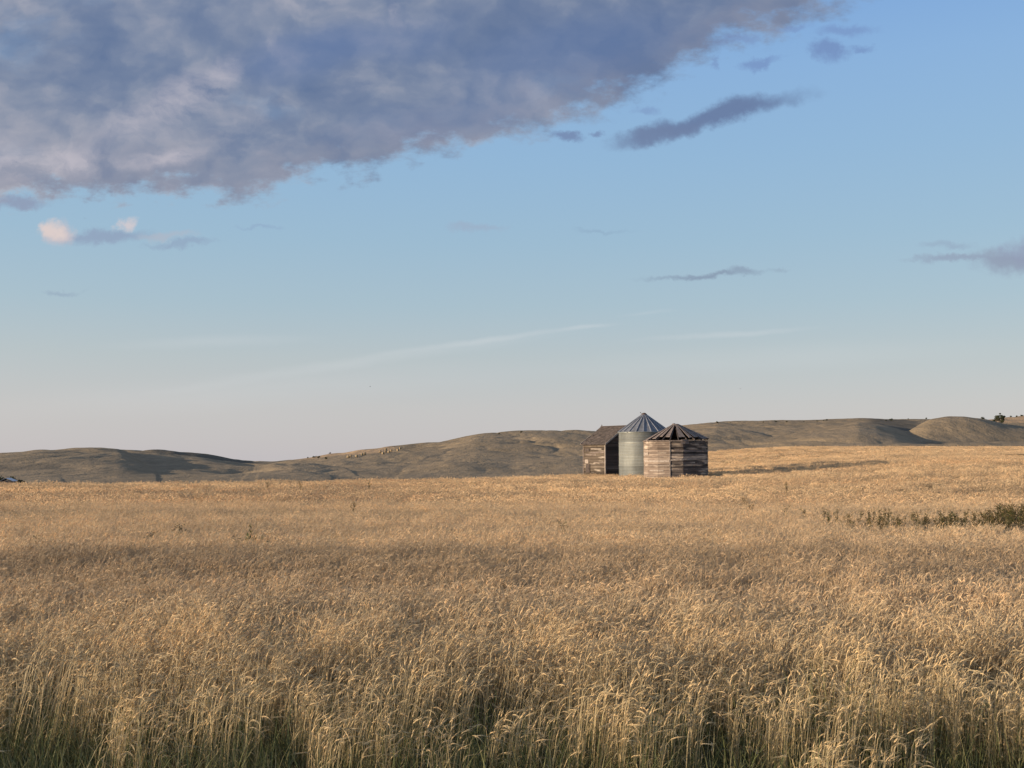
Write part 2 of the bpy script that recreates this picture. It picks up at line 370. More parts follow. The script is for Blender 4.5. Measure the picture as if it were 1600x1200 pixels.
def tag(o, label=None, cat=None, group=None, kind=None):
    for k, v in (('label', label), ('category', cat), ('group', group), ('kind', kind)):
        if v: o[k] = v
    return o
def empty(name, loc, rz=0, rx=0, ry=0):
    o = bpy.data.objects.new(name, None); col.objects.link(o); o.location = loc; o.rotation_euler = (rx, ry, rz); o.empty_display_size = .3
    return o

# ------------------------------------------------------------------ noise in numpy
def vnoise(x, y, seed=0):
    x = np.asarray(x, float); y = np.asarray(y, float)
    xi = np.floor(x).astype(np.int64); yi = np.floor(y).astype(np.int64); fx = x - xi; fy = y - yi
    fx = fx * fx * fx * (fx * (fx * 6 - 15) + 10); fy = fy * fy * fy * (fy * (fy * 6 - 15) + 10)
    def h(i, j):
        n = (i * 374761393 + j * 668265263 + seed * 1442695041) & 0xffffffff
        n = ((n ^ (n >> 13)) * 1274126177) & 0xffffffff
        return ((n ^ (n >> 16)) & 0xffff) / 65535.0
    return (h(xi, yi) * (1 - fx) + h(xi + 1, yi) * fx) * (1 - fy) + (h(xi, yi + 1) * (1 - fx) + h(xi + 1, yi + 1) * fx) * fy
def fbm(x, y, oct=4, seed=0, gain=.5):
    s = 0; a_ = 1; t = 0
    for o in range(oct):
        s = s + a_ * vnoise(x * 2 ** o + 17.3 * o, y * 2 ** o - 9.1 * o, seed + o); t += a_; a_ *= gain
    return s / t
def sstep(t): t = np.clip(t, 0, 1); return t * t * (3 - 2 * t)

# ------------------------------------------------------------------ terrain
def crest_y(X): return np.interp(X, [-60, -28, 0, 8, 20, 60], [66, 68, 80, 98, 105, 130])
def field_z(X, Y):
    X = np.asarray(X, float); Y = np.asarray(Y, float)
    Ys = np.maximum(Y, 1.0)
    s = sstep((X / np.sqrt(Ys) - .9) / 3.4)
    r = np.clip((Y - 55) / 195, 0, 1.25)
    z = 3.15 * s * r ** .47
    z = z + .05 * np.exp(-((Y - 80) / 16) ** 2) * sstep((X + 12) / 20)
    over = np.maximum(Y - crest_y(X), 0)
    z = z - (1 - sstep((s - .02) / .15)) * np.minimum(over ** 2 * .0035, over * .09) * 1.0
    z = z + .10 * (fbm(X * .07, Y * .12, 3, 5) - .5) * np.clip((Y - 15) / 30, 0, 1)
    # past the tilled slope the land dips again
    z = z - np.maximum(Y - 262, 0) ** 1.2 * .03
    z = z - np.clip((9.2 - Y) / 6, 0, 1) * .35          # shallow ditch towards the road
    z = z + .00875 * Y - .32 * sstep(Y / 60)
    # swale at far right
    z = z - .45 * np.exp(-((Y - 185 - X * .1) / 10) ** 2) * sstep((X - 60) / 30)
    return z

def prof(pts, D):
    u = np.array([(x - 800) / F for x, y in pts]); z = np.array([uw(800, y)[1] * D + EYE for x, y in pts])
    # smooth the traced crest
    uu = np.linspace(u[0], u[-1], 400); zz = np.interp(uu, u, z)
    k = np.hanning(13); k /= k.sum(); zz = np.convolve(np.pad(zz, 6, 'edge'), k, 'valid')
    return uu, zz
# crest outline, distance, front width, back width
RIDGES = [
 (prof([(-500, 715), (-150, 716), (0, 707), (60, 701), (120, 699), (160, 699), (190, 702), (215, 712), (245, 730), (270, 752), (300, 790)], 560), 560, 330, 200),
 (prof([(-900, 725), (-200, 715), (100, 706), (190, 702), (240, 700), (268, 702), (290, 706), (310, 706), (345, 712), (400, 719), (450, 722), (520, 728), (600, 760)], 760), 760, 380, 260),
 (prof([(-700, 690), (-150, 712), (0, 724), (50, 731), (100, 740), (130, 750), (170, 770)], 400), 400, 120, 120),
 (prof([(250, 790), (330, 752), (380, 736), (430, 721), (460, 718), (490, 721), (540, 730), (620, 742), (700, 760)], 470), 470, 220, 150),
 (prof([(300, 760), (380, 735), (430, 721), (480, 715), (520, 708), (560, 703), (640, 694), (685, 689), (715, 684), (745, 678), (800, 674), (860, 671), (910, 672), (960, 677), (1050, 684), (1200, 700)], 820), 820, 460, 300),
 (prof([(560, 760), (640, 728), (700, 716), (740, 714), (800, 720), (900, 712), (960, 714), (1050, 725), (1150, 740)], 430), 430, 170, 140),
 (prof([(900, 710), (960, 690), (1000, 679), (1050, 668), (1085, 663), (1120, 659), (1200, 658), (1300, 655), (1345, 653), (1400, 655), (1450, 656), (1520, 660), (1700, 664), (2100, 660)], 900), 900, 480, 300),
 (prof([(1080, 712), (1160, 690), (1240, 676), (1300, 667), (1340, 660), (1370, 662), (1400, 668), (1425, 676), (1450, 690), (1480, 705)], 680), 680, 300, 160),
 (prof([(1350, 706), (1400, 684), (1432, 664), (1452, 655), (1482, 650), (1510, 650), (1540, 654), (1570, 661), (1600, 665), (1700, 678), (2000, 690)], 620), 620, 130, 150),
 (prof([(1400, 690), (1500, 662), (1555, 652), (1600, 649), (1700, 642), (2200, 650)], 1150), 1150, 300, 300),
 (prof([(1150, 712), (1250, 697), (1330, 690), (1420, 686), (1500, 684), (1600, 684), (1800, 690)], 400), 400, 120, 90),
]
def hills_z(X, Y, detail=True):
    X = np.asarray(X, float); Y = np.asarray(Y, float); u = X / np.maximum(Y, 1)
    base = np.interp(u, [-.6, .0, .12, .3, .6], [-4.5, -3.5, -2.0, 1.2, 2.2]) + np.clip((Y - 250) / 600, 0, 1) * 1.5 + .00875 * np.minimum(Y, 380)
    z = base.copy(); 
    # one warp field bends every spur so the slopes are not combed straight at the viewer
    wx = (fbm(X * .008, Y * .006, 3, 31) - .5) * 60
    for (uu, zz), D, fw, bw in RIDGES:
        c = np.interp(u, uu, zz, left=-30, right=-30)
        t = (Y + wx * .9 * np.clip((D - Y) / 60, 0, 1))
        s = np.where(t < D, sstep((t - (D - fw)) / fw), 1 - sstep((t - D) / bw))
        s = np.where(t < D, s ** .8, s)
        r = base + (c - base) * s
        k = 1.2
        m = np.maximum(z, r); z = m + k * .25 * np.maximum(0, 1 - np.abs(z - r) / k) ** 2 * (c > base)
    if detail:
        g = np.abs(fbm(X * .014 + Y * .004, Y * .0055, 4, 40) - .5) * 2
        g2 = np.abs(fbm(X * .045, Y * .020, 4, 51) - .5) * 2
        amp = np.clip((Y - 180) / 200, 0, 1)
        z = z - (1 - g) ** 5 * 2.0 * amp - (1 - g2) ** 4 * .6 * amp + 1.1 + (fbm(X * .12, Y * .06, 3, 60) - .5) * .5 * amp
        z = z - 1.1
    return z
def hit(px, py, y0=150, y1=1250):
    d = ray(px, py); Y = np.arange(y0, y1, .5); t = Y / d[1]
    zz = EYE + d[2] * t; h = hills_z(d[0] * t, Y)
    i = np.argmax(h >= zz)
    if h[i] < zz[i]: i = int(np.argmax(h - zz))
    return float(d[0] * t[i]), float(Y[i]), float(h[i])

def grid_mesh(name, X, Y, Z, mat, attrs=None):
    ny, nx = X.shape
    me = bpy.data.meshes.new(name)
    co = np.stack([X, Y, Z], -1).reshape(-1, 3).astype(np.float32)
    i = np.arange(ny * nx).reshape(ny, nx)
    q = np.stack([i[:-1, :-1], i[:-1, 1:], i[1:, 1:], i[1:, :-1]], -1).reshape(-1, 4)
    me.vertices.add(len(co)); me.vertices.foreach_set('co', co.ravel())
    me.loops.add(q.size); me.loops.foreach_set('vertex_index', q.ravel().astype(np.int32))
    me.polygons.add(len(q)); me.polygons.foreach_set('loop_start', np.arange(0, q.size, 4, dtype=np.int32))
    me.update(calc_edges=True); me.polygons.foreach_set('use_smooth', np.ones(len(q), bool))
    me.materials.append(mat)
    if attrs is not None:
        ca = me.color_attributes.new('zone', 'FLOAT_COLOR', 'POINT'); ca.data.foreach_set('color', attrs.reshape(-1, 4).astype(np.float32).ravel())
    o = bpy.data.objects.new(name, me); col.objects.link(o); return o

# the tilled field
yy = np.concatenate([np.linspace(-30, 5, 8), np.linspace(6, 40, 70), np.linspace(41, 130, 130), np.linspace(132, 330, 130)])
xx = np.linspace(-260, 260, 420)
X, Y = np.meshgrid(xx, yy)
grid_mesh('ground', X, Y, field_z(X, Y), M_ground)['kind'] = 'structure'
# the hills, a fan that widens with distance
r = np.concatenate([np.linspace(105, 350, 150), np.linspace(352, 1000, 360), np.linspace(1005, 1500, 60)])
u = np.linspace(-.85, .85, 1100)
Uu, Y = np.meshgrid(u, r); X = Uu * Y
Z = hills_z(X, Y)
zone = np.zeros(X.shape + (4,)); zone[..., 3] = 1
wob_ = (fbm(X * .02, Y * .01, 3, 77) - .5)
PX = 800 + F * Uu
# tan stubble on the upper left shoulder of the middle hill and on the far right hill
zone[..., 0] = np.maximum(sstep((Y - 640 + wob_ * 80) / 25) * sstep((PX - 455) / 20) * sstep((640 - PX + wob_ * 60) / 50) * (Y < 830), sstep((Y - 1000) / 20) * sstep((PX - 1500) / 20))
# shade on the slopes and in the coulees, painted as dark bands
shade_band = lambda x0, x1, ya, yb, soft=12: sstep((PX - x0) / soft) * sstep((x1 - PX) / soft) * sstep((Y - ya + wob_ * 70) / 15) * sstep((yb + wob_ * 50 - Y) / 15)
zone[..., 1] = np.clip(shade_band(1350, 1447, 615, 790, 20) * .8 + shade_band(1425, 1900, 470, 545, 30) * .7 + shade_band(-300, 110, 300, 352, 30) * .5 + shade_band(205, 430, 600, 745, 40) * .8, 0, 1)
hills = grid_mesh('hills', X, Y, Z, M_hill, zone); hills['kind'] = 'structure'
# the plain carries on to the horizon
X, Y = np.meshgrid(np.linspace(-9000, 9000, 40), np.linspace(-3000, 12000, 40))
zp = np.full(X.shape, -9.0)
zn = np.zeros(X.shape + (4,)); zn[..., 3] = 1
grid_mesh('plain', X, Y, zp, M_hill, zn)['kind'] = 'structure'

# ------------------------------------------------------------------ wheat
def ribbon(mb, pts, widths, side, c0, c1=None):
    c1 = c1 or c0; vs = []; n = len(pts); o = len(mb.v)
    for i, (p, w_) in enumerate(zip(pts, widths)):
        s = side * (w_ / 2); mb.v.append(tuple(p - s)); mb.v.append(tuple(p + s))
        t = i / (n - 1); cc = tuple(c0[k] * (1 - t) + c1[k] * t for k in range(3)); mb.c += [cc, cc]
    for i in range(n - 1):
        mb.f.append((o + 2 * i, o + 2 * i + 1, o + 2 * i + 3, o + 2 * i + 2)); mb.m.append(0)
def spindle(mb, pts, rad, n, c):
    o = len(mb.v)
    for i, p in enumerate(pts):
        t = (pts[min(i + 1, len(pts) - 1)] - pts[max(i - 1, 0)]).normalized(); u_ = t.orthogonal().normalized(); v_ = t.cross(u_)
        for k in range(n):
            a_ = 2 * math.pi * k / n + i * .6
            mb.v.append(tuple(p + (u_ * math.cos(a_) + v_ * math.sin(a_)) * rad[i])); mb.c.append(c)
    for i in range(len(pts) - 1):
        for k in range(n):
            mb.f.append((o + i * n + k, o + i * n + (k + 1) % n, o + (i + 1) * n + (k + 1) % n, o + (i + 1) * n + k)); mb.m.append(0)
def jit(c, s, r_): 
    k = 1 + r_.uniform(-s, s); g = r_.uniform(-s, s) * .25
    return (c[0] * k, c[1] * k * (1 + g * .5), c[2] * k * (1 + g))
HEAD = (.75, .565, .35); STEM = (.67, .51, .31); STEMG = (.24, .215, .095); LEAF = (.60, .45, .27)
def stalk(mb, x, y, r_, lod, up=False):
    fat = 1.0 if lod < 2 else 2.1
    h = r_.gauss(.79, .085) if r_.random() < .85 else r_.uniform(.5, .75); h = min(max(h, .45), .98)
    th = r_.gauss(0.15, .55) if r_.random() < .8 else r_.uniform(0, 6.28)
    d = Vector((math.cos(th), math.sin(th), 0)); lean = abs(r_.gauss(.13, .08)); turn = r_.uniform(.15, 1.55)
    if up: lean *= .45; h *= .97; turn = r_.uniform(.2, 2.2)
    side = Vector((r_.gauss(0, 1), r_.gauss(0, 1) * .5, 0)).normalized()
    side = Vector((1, 0, 0)) * .8 + side * .6; side.normalize()
    base = Vector((x, y, 0)); nseg = 5 if lod == 0 else 3
    pts = [base + Vector((0, 0, h * t)) + d * (lean * h * t * t) for t in [i / nseg for i in range(nseg + 1)]]
    wd = .0042 if lod == 0 else .009 * fat
    k = 1 if lod == 0 else .85
    cs = jit(STEM, .22, r_); cg = jit(STEMG, .2, r_) if r_.random() < (.85 if up else .6) else jit((.33, .25, .13), .2, r_)
    ribbon(mb, pts, [wd] * len(pts), side, cg, cs)
    # nodding head
    ang = math.atan2(2 * lean, 1); hl = r_.uniform(.05, .095) * (1 if lod == 0 else 1.15 * fat ** .6)
    p = pts[-1].copy(); hp = [p.copy()]; n = 4 if lod == 0 else 3
    neck = .05
    for i in range(2):
        ang += turn * .22; p = p + (d * math.sin(ang) + Vector((0, 0, math.cos(ang)))) * neck / 2; 
    ribbon(mb, [hp[0], p.copy()], [wd, wd * .8], side, cs); hp = [p.copy()]
    for i in range(n):
        ang += turn * .6 / n; p = p + (d * math.sin(ang) + Vector((0, 0, math.cos(ang)))) * hl / n; hp.append(p.copy())
    R_ = ((.0052 if up else .0058) if lod == 0 else .0115 * fat) * r_.uniform(.8, 1.2)
    ch = jit(HEAD, .25, r_)
    prof_ = [.45, 1.0, 1.0, .8, .25] if n == 4 else [.5, 1, .9, .2]
    spindle(mb, hp, [R_ * q for q in prof_], 4 if lod == 0 else 3, ch)
    if lod == 0:
        tdir = (hp[-1] - hp[-2]).normalized(); ca = jit((.74, .59, .39), .2, r_)
        for q in range(5):
            st = hp[1 + q % 4]; v = (tdir + Vector((r_.uniform(-.35, .35), r_.uniform(-.35, .35), r_.uniform(-.25, .3)))).normalized()
            sd = v.orthogonal().normalized(); L = r_.uniform(.05, .085)
            ribbon(mb, [st, st + v * L], [.0022, .0008], sd, ca)
    nl = (2 if r_.random() < .7 else 1) if lod == 0 else (1 if r_.random() < .5 else 0)
    for q in range(nl):
        t = r_.uniform(.3, .85); i = int(t * nseg); st = pts[i].lerp(pts[min(i + 1, nseg)], t * nseg - i)
        a2 = th + r_.gauss(0, 1.0); dd_ = Vector((math.cos(a2), math.sin(a2), 0)); L = r_.uniform(.10, .22)
        ang2 = r_.uniform(.2, .7); pp = [st.copy()]; p = st.copy()
        for j in range(3):
            p = p + (dd_ * math.sin(ang2) + Vector((0, 0, math.cos(ang2)))) * L / 3; ang2 += r_.uniform(.5, 1.0); pp.append(p.copy())
        sd = dd_.cross(Vector((0, 0, 1)))
        w0 = (.008 if lod == 0 else .011 * fat)
        cl = jit(LEAF, .3, r_) if t > .45 else jit((.26, .235, .11), .3, r_)
        ribbon(mb, pp, [w0 * .7, w0, w0 * .8, w0 * .15], sd, cl)
def wheat_tile(size, count, lod, seed, up=False):
    r_ = random.Random(seed); mb = MB()
    for i in range(count):
        if r_.random() < .5 or i == 0: cx, cy = r_.uniform(-size / 2, size / 2), r_.uniform(-size / 2, size / 2)
        else: cx += r_.gauss(0, .03); cy += r_.gauss(0, .03)
        stalk(mb, cx, cy, r_, lod, up)
    return mb
GC = [(.105, .125, .045), (.155, .17, .065), (.22, .215, .095), (.33, .285, .155)]
def grass_tile(size, count, seed, hmin=.22, hmax=.62):
    r_ = random.Random(seed); mb = MB()
    cl = [(r_.uniform(-size / 2, size / 2), r_.uniform(-size / 2, size / 2)) for _ in range(max(3, count // 12))]
    for i in range(count):
        cx, cy = r_.choice(cl); x = cx + r_.gauss(0, .05); y = cy + r_.gauss(0, .05)
        h = r_.uniform(hmin, hmax); a2 = r_.uniform(0, 6.28); d = Vector((math.cos(a2), math.sin(a2), 0)); ang = r_.uniform(0, .35)
        p = Vector((x, y, 0)); pp = [p.copy()]; inc = r_.uniform(.05, .45)
        for j in range(5):
            p = p + (d * math.sin(ang) + Vector((0, 0, math.cos(ang)))) * h / 5; ang += inc; pp.append(p.copy())
        sd = (d.cross(Vector((0, 0, 1))) + Vector((r_.uniform(-.5, .5), 0, 0))).normalized(); w0 = r_.uniform(.004, .0095)
        ribbon(mb, pp, [w0, w0, w0 * .95, w0 * .8, w0 * .55, w0 * .1], sd, jit(r_.choice(GC[:2]), .25, r_), jit(r_.choice(GC), .25, r_))
    return mb
def weed_tile(seed, h):
    """branching broad-leaved weed with brown seed clusters"""
    r_ = random.Random(seed); mb = MB()
    def leafy(st, v, L, n, s=1.0):
        for k in range(n):
            p = st + v * (L * (k + .5) / n) + Vector((r_.gauss(0, .014), r_.gauss(0, .014), r_.gauss(0, .01)))
            a2 = r_.uniform(0, 6.28); ll = r_.uniform(.025, .06) * s; dv = Vector((math.cos(a2), math.sin(a2), r_.uniform(-.1, .8))).normalized()
            sd = dv.orthogonal().normalized()
            c = jit(r_.choice([(.075, .07, .024), (.12, .09, .034), (.06, .07, .022), (.17, .12, .055)]), .25, r_)
            ribbon(mb, [p, p + dv * ll * .5, p + dv * ll], [.005, .019 * s, .004], sd, c)
    lean = Vector((r_.gauss(.05, .08), r_.gauss(0, .06), 0)); n = 7
    pts = [Vector((0, 0, h * i / n)) + lean * (h * (i / n) ** 2) for i in range(n + 1)]
    ribbon(mb, pts, [.013] * (n + 1), Vector((1, 0, 0)), (.10, .085, .035)); ribbon(mb, pts, [.013] * (n + 1), Vector((0, 1, 0)), (.10, .085, .035))
    for i in range(3, n + 1):
        for q in range(r_.choice((2, 3, 3))):
            a2 = r_.uniform(0, 6.28); v = Vector((math.cos(a2), math.sin(a2), r_.uniform(.9, 2.4))).normalized(); L = r_.uniform(.08, .24) * (1.15 - .45 * i / n)
            ribbon(mb, [pts[i], pts[i] + v * L], [.007, .004], v.orthogonal().normalized(), (.11, .085, .035)); leafy(pts[i], v, L, r_.choice((4, 5, 6)))
            leafy(pts[i] + v * L, v, .05, 4, .8)
    leafy(pts[-1], Vector((0, 0, 1)), .10, 8)
    return mb

def stuff_object(name, tiles, P, mat, label, cat):
    """one object: its mesh carries the plant clumps and the points they grow at; geometry nodes put them there"""
    V = []; Fc = []; C = []; var = []; isp = []; rot = []; scl = []
    vo = 0
    for k, mb in enumerate(tiles):
        V += mb.v; C += mb.c; Fc += [tuple(i + vo for i in f) for f in mb.f]; vo += len(mb.v)
        var += [k] * len(mb.v); isp += [0] * len(mb.v)
    nt_ = len(V); npnt = len(P['x'])
    me = bpy.data.meshes.new(name)
    me.from_pydata(V + list(zip(P['x'].tolist(), P['y'].tolist(), P['z'].tolist())), [], Fc); me.update()
    me.materials.append(mat)
    ca = me.color_attributes.new('Col', 'FLOAT_COLOR', 'POINT')
    arr = np.ones((nt_ + npnt, 4), np.float32); arr[:nt_, :3] = np.array(C, np.float32); ca.data.foreach_set('color', arr.ravel())
    A = me.attributes
    v = A.new('variant', 'INT', 'POINT'); v.data.foreach_set('value', np.concatenate([np.array(var), P['k']]).astype(np.int32))
    v = A.new('ispoint', 'BOOLEAN', 'POINT'); v.data.foreach_set('value', np.concatenate([np.zeros(nt_, bool), np.ones(npnt, bool)]))
    v = A.new('rotv', 'FLOAT_VECTOR', 'POINT'); q = np.zeros((nt_ + npnt, 3), np.float32); q[nt_:] = P['rot']; v.data.foreach_set('vector', q.ravel())
    v = A.new('sclv', 'FLOAT_VECTOR', 'POINT'); q = np.ones((nt_ + npnt, 3), np.float32); q[nt_:] = P['scl']; v.data.foreach_set('vector', q.ravel())
    o = bpy.data.objects.new(name, me); col.objects.link(o)
    g = bpy.data.node_groups.new(name + '_scatter', 'GeometryNodeTree')
    g.interface.new_socket('Geometry', in_out='INPUT', socket_type='NodeSocketGeometry'); g.interface.new_socket('Geometry', in_out='OUTPUT', socket_type='NodeSocketGeometry')
    n = g.nodes; L = g.links
    gi = n.new('NodeGroupInput'); go = n.new('NodeGroupOutput'); jn = n.new('GeometryNodeJoinGeometry')
    def attr(nm, dt):
        a_ = n.new('GeometryNodeInputNamedAttribute'); a_.data_type = dt; a_.inputs[0].default_value = nm; return a_.outputs[0]
    sg = n.new('GeometryNodeSeparateGeometry'); sg.domain = 'POINT'
    L.new(gi.outputs[0], sg.inputs[0]); L.new(attr('ispoint', 'BOOLEAN'), sg.inputs[1])
    va = attr('variant', 'INT'); ro = attr('rotv', 'FLOAT_VECTOR'); sv = attr('sclv', 'FLOAT_VECTOR')
    for k in range(len(tiles)):
        cmp = n.new('FunctionNodeCompare'); cmp.data_type = 'INT'; cmp.operation = 'EQUAL'
        L.new(va, cmp.inputs[2]); cmp.inputs[3].default_value = k
        s2 = n.new('GeometryNodeSeparateGeometry'); s2.domain = 'POINT'
        L.new(sg.outputs[1], s2.inputs[0]); L.new(cmp.outputs[0], s2.inputs[1])
        ip = n.new('GeometryNodeInstanceOnPoints')
        L.new(sg.outputs[0], ip.inputs['Points']); L.new(cmp.outputs[0], ip.inputs['Selection']); L.new(s2.outputs[0], ip.inputs['Instance'])
        L.new(ro, ip.inputs['Rotation']); L.new(sv, ip.inputs['Scale'])
        L.new(ip.outputs[0], jn.inputs[0])
    L.new(jn.outputs[0], go.inputs[0])
    md = o.modifiers.new('scatter', 'NODES'); md.node_group = g
    return tag(o, label, cat, kind='stuff')

def cells(y0, y1, step, slope=.56, pad=1.5, xlo=None):
    xs = []; ys = []
    y = y0
    while y < y1:
        hw = y * slope + pad; x = np.arange(-hw, hw, step)
        xs.append(x + rng.uniform(-.35, .35, len(x)) * step); ys.append(y + rng.uniform(-.35, .35, len(x)) * step); y += step
    return np.concatenate(xs), np.concatenate(ys)
def wheat_end(X): return np.interp(X, [-60, -20, 0, 5, 9, 20, 40, 60, 110], [70, 74, 86, 200, 200, 200, 200, 200, 200])
tiles = [wheat_tile(.6, 150, 0, 100 + i) for i in range(10)] + [wheat_tile(1.5, 420, 1, 200 + i) for i in range(6)] + [wheat_tile(3.0, 520, 2, 250 + i) for i in range(5)] + [wheat_tile(.6, 66, 0, 270 + i, True) for i in range(8)]
recs = []
def add(x, y, k0, k1, sxy, szf, rotz=.3, tilt=.04, jz=.055):
    n = len(x); m = np.zeros((n, 3), np.float32); m[:, 0] = rng.normal(0, tilt, n); m[:, 1] = rng.normal(.04, tilt, n)
    m[:, 2] = (fbm(x * .12, y * .12, 3, 90) - .5) * 1.2 + rng.normal(0, rotz, n)
    s = np.ones((n, 3), np.float32); s[:, 0] = sxy; s[:, 1] = sxy; s[:, 2] = szf * (1 + rng.normal(0, jz, n))
    recs.append((x, y, field_z(x, y), rng.integers(k0, k1, n), m, s))
def hmod(x, y): return 1 + (fbm(x * .16, y * .55, 3, 12) - .5) * np.interp(y, [12, 40], [.16, .09]) + (fbm(x * .6, y * .9, 2, 13) - .5) * np.interp(y, [12, 40], [.13, .07])
# front fringe: shorter, thinner
bfree = lambda x, y: ((x - 12.64) ** 2 + (y - 85) ** 2 > 9.6) & ((x - 10.84) ** 2 + (y - 90) ** 2 > 7.8) & ((x - 8.9) ** 2 + (y - 98.2) ** 2 > 9)
x, y = cells(8.0, 10.6, .40); keep = rng.random(len(x)) < np.interp(y, [8.0, 9.0, 10.4], [.14, .55, 1.0]) * np.interp(fbm(x * .9, y * .9, 3, 71), [.35, .6], [.8, 1.2]); x = x[keep]; y = y[keep]
add(x, y, 21, 29, 1.0, np.interp(y, [8, 9.5, 10.6], [.80, .92, .98]), jz=.10)
x, y = cells(10.5, 42, .455)
add(x, y, 0, 10, .86, hmod(x, y))
x, y = cells(42, 125, 1.35, .56); keep = ((y < wheat_end(x)) | (x > 4)) & bfree(x, y); x = x[keep]; y = y[keep]
add(x, y, 10, 16, 1.0, hmod(x, y), .25)
x, y = cells(125, 262, 2.75, .60); keep = x / np.sqrt(y) > .9 + rng.normal(0, .03, len(x)); x = x[keep]; y = y[keep]
add(x, y, 16, 21, 1.0, hmod(x, y) * .85, .4)
P = dict(x=np.concatenate([q[0] for q in recs]), y=np.concatenate([q[1] for q in recs]), z=np.concatenate([q[2] for q in recs]),
         k=np.concatenate([q[3] for q in recs]), rot=np.concatenate([q[4] for q in recs]), scl=np.concatenate([q[5] for q in recs]))
stuff_object('wheat_crop', tiles, P, M_wheat, 'golden ripe wheat filling the field, heads nodding in the wind', 'wheat')
# green grass growing up through the edge of the crop
recs = []
x, y = cells(7.6, 10.9, .32)
gn = fbm(x * .55 + 3, y * .8, 3, 21); keep = gn + np.interp(y, [8.4, 9.6, 10.9], [.90, .66, .10]) + np.interp(x, [-4, 0, 4], [-.08, .02, .04]) > .50
x = x[keep]; y = y[keep]
add(x, y, 0, 5, .9, np.interp(y, [7.0, 9.0, 12.], [.9, 1.0, .9]), 3.0, .06, .2)
P = dict(x=np.concatenate([q[0] for q in recs]), y=np.concatenate([q[1] for q in recs]), z=np.concatenate([q[2] for q in recs]),
         k=np.concatenate([q[3] for q in recs]), rot=np.concatenate([q[4] for q in recs]), scl=np.concatenate([q[5] for q in recs]))
stuff_object('green_grass', [grass_tile(.6, 130, 300 + i, .25, .74) for i in range(5)], P, M_green, 'green grass blades growing through the near edge of the wheat', 'grass')

# ------------------------------------------------------------------ weeds standing over the crop
n = 800
x = np.interp(rng.random(n) ** .72, [0, 1], [8.1, 18.5]); y = 28.2 + rng.normal(0, .85, n) + (x - 8) * .02
keep = rng.random(n) < np.interp(x, [8, 9.5, 11.5, 14], [.30, .45, .8, 1]) * np.clip(fbm(x * 1.3, y * .8, 3, 8) * 3.4 - .95 + (x - 8) * .14, .08, 1)
x = x[keep]; y = y[keep]; n = len(x)
m = np.zeros((n, 3), np.float32); m[:, 2] = rng.uniform(0, 6.28, n)
s = np.ones((n, 3), np.float32) * (rng.uniform(.84, 1.10, n) + (fbm(x * 1.1, x * 0 + 4, 2, 19) - .5) * .22)[:, None].astype(np.float32) * np.interp(x, [8, 11, 18], [.97, 1., 1.03])[:, None]
stuff_object('weed_thicket', [weed_tile(400 + i, 1.12) for i in range(6)], dict(x=x, y=y, z=field_z(x, y), k=rng.integers(0, 6, n), rot=m, scl=s), M_weed,
             'long dark green and brown weed thicket rising from the wheat at right', 'weeds')
WP = [weed_tile(500 + i, 1.0).mesh('weed_plant', M_weed, colattr=True) for i in range(5)]
def green_weed_mesh():
    r_ = random.Random(9); mb = MB()
    for i in range(11):
        a2 = r_.uniform(0, 6.28); L = r_.uniform(.90, 1.12) if i else 1.28; d = Vector((math.cos(a2), math.sin(a2), 0)); lean = r_.uniform(.05, .16) if i else .02
        pts = [Vector((0, 0, L * t)) + d * lean * t * t for t in (0, .25, .5, .75, 1)]
        for sd in (Vector((1, 0, 0)), Vector((0, 1, 0))): ribbon(mb, pts, [.010, .012, .014, .014, .004], sd, (.04, .055, .014), (.075, .07, .022))
        for k in range(26):
            t = r_.uniform(.5, 1); p = Vector((0, 0, L * t)) + d * lean * t * t; a3 = r_.uniform(0, 6.28); dv = Vector((math.cos(a3), math.sin(a3), 1.3)).normalized()
            ribbon(mb, [p, p + dv * .04, p + dv * .08], [.008, .026, .004], dv.orthogonal().normalized(), jit((.055, .06, .018), .25, r_))
    return mb.mesh('weed_plant', M_weed, colattr=True)
GW = green_weed_mesh()
def weed(px, py_base, top_px, label, mesh=None, group=None):
    """py_base: where the plant meets the top of the crop; top_px: its tip"""
    d = ray(px, py_base); Ya = np.arange(8, 110, .1); gz = field_z(d[0] / d[1] * Ya, Ya) + .92
    Yd = float(Ya[np.argmax(gz >= EYE + d[2] / d[1] * Ya)]); X_ = d[0] / d[1] * Yd; zg = float(field_z(X_, Yd))
    ht = at(px, top_px - 4, Yd)[2] - zg
    o = bpy.data.objects.new('weed_plant', mesh or random.choice(WP)); col.objects.link(o)
    o.location = (X_, Yd, zg); o.rotation_euler = (0, 0, random.uniform(0, 6.28))
    h0 = 1.28 if mesh is GW else 1.12; o.scale = ((.95,) * 2 if mesh is GW else (1.5,) * 2) + (ht / h0,)
    return tag(o, label, 'weed', group)
weed(392, 850, 826, 'tallest dark green spiky weed standing alone in the wheat left of centre', GW)
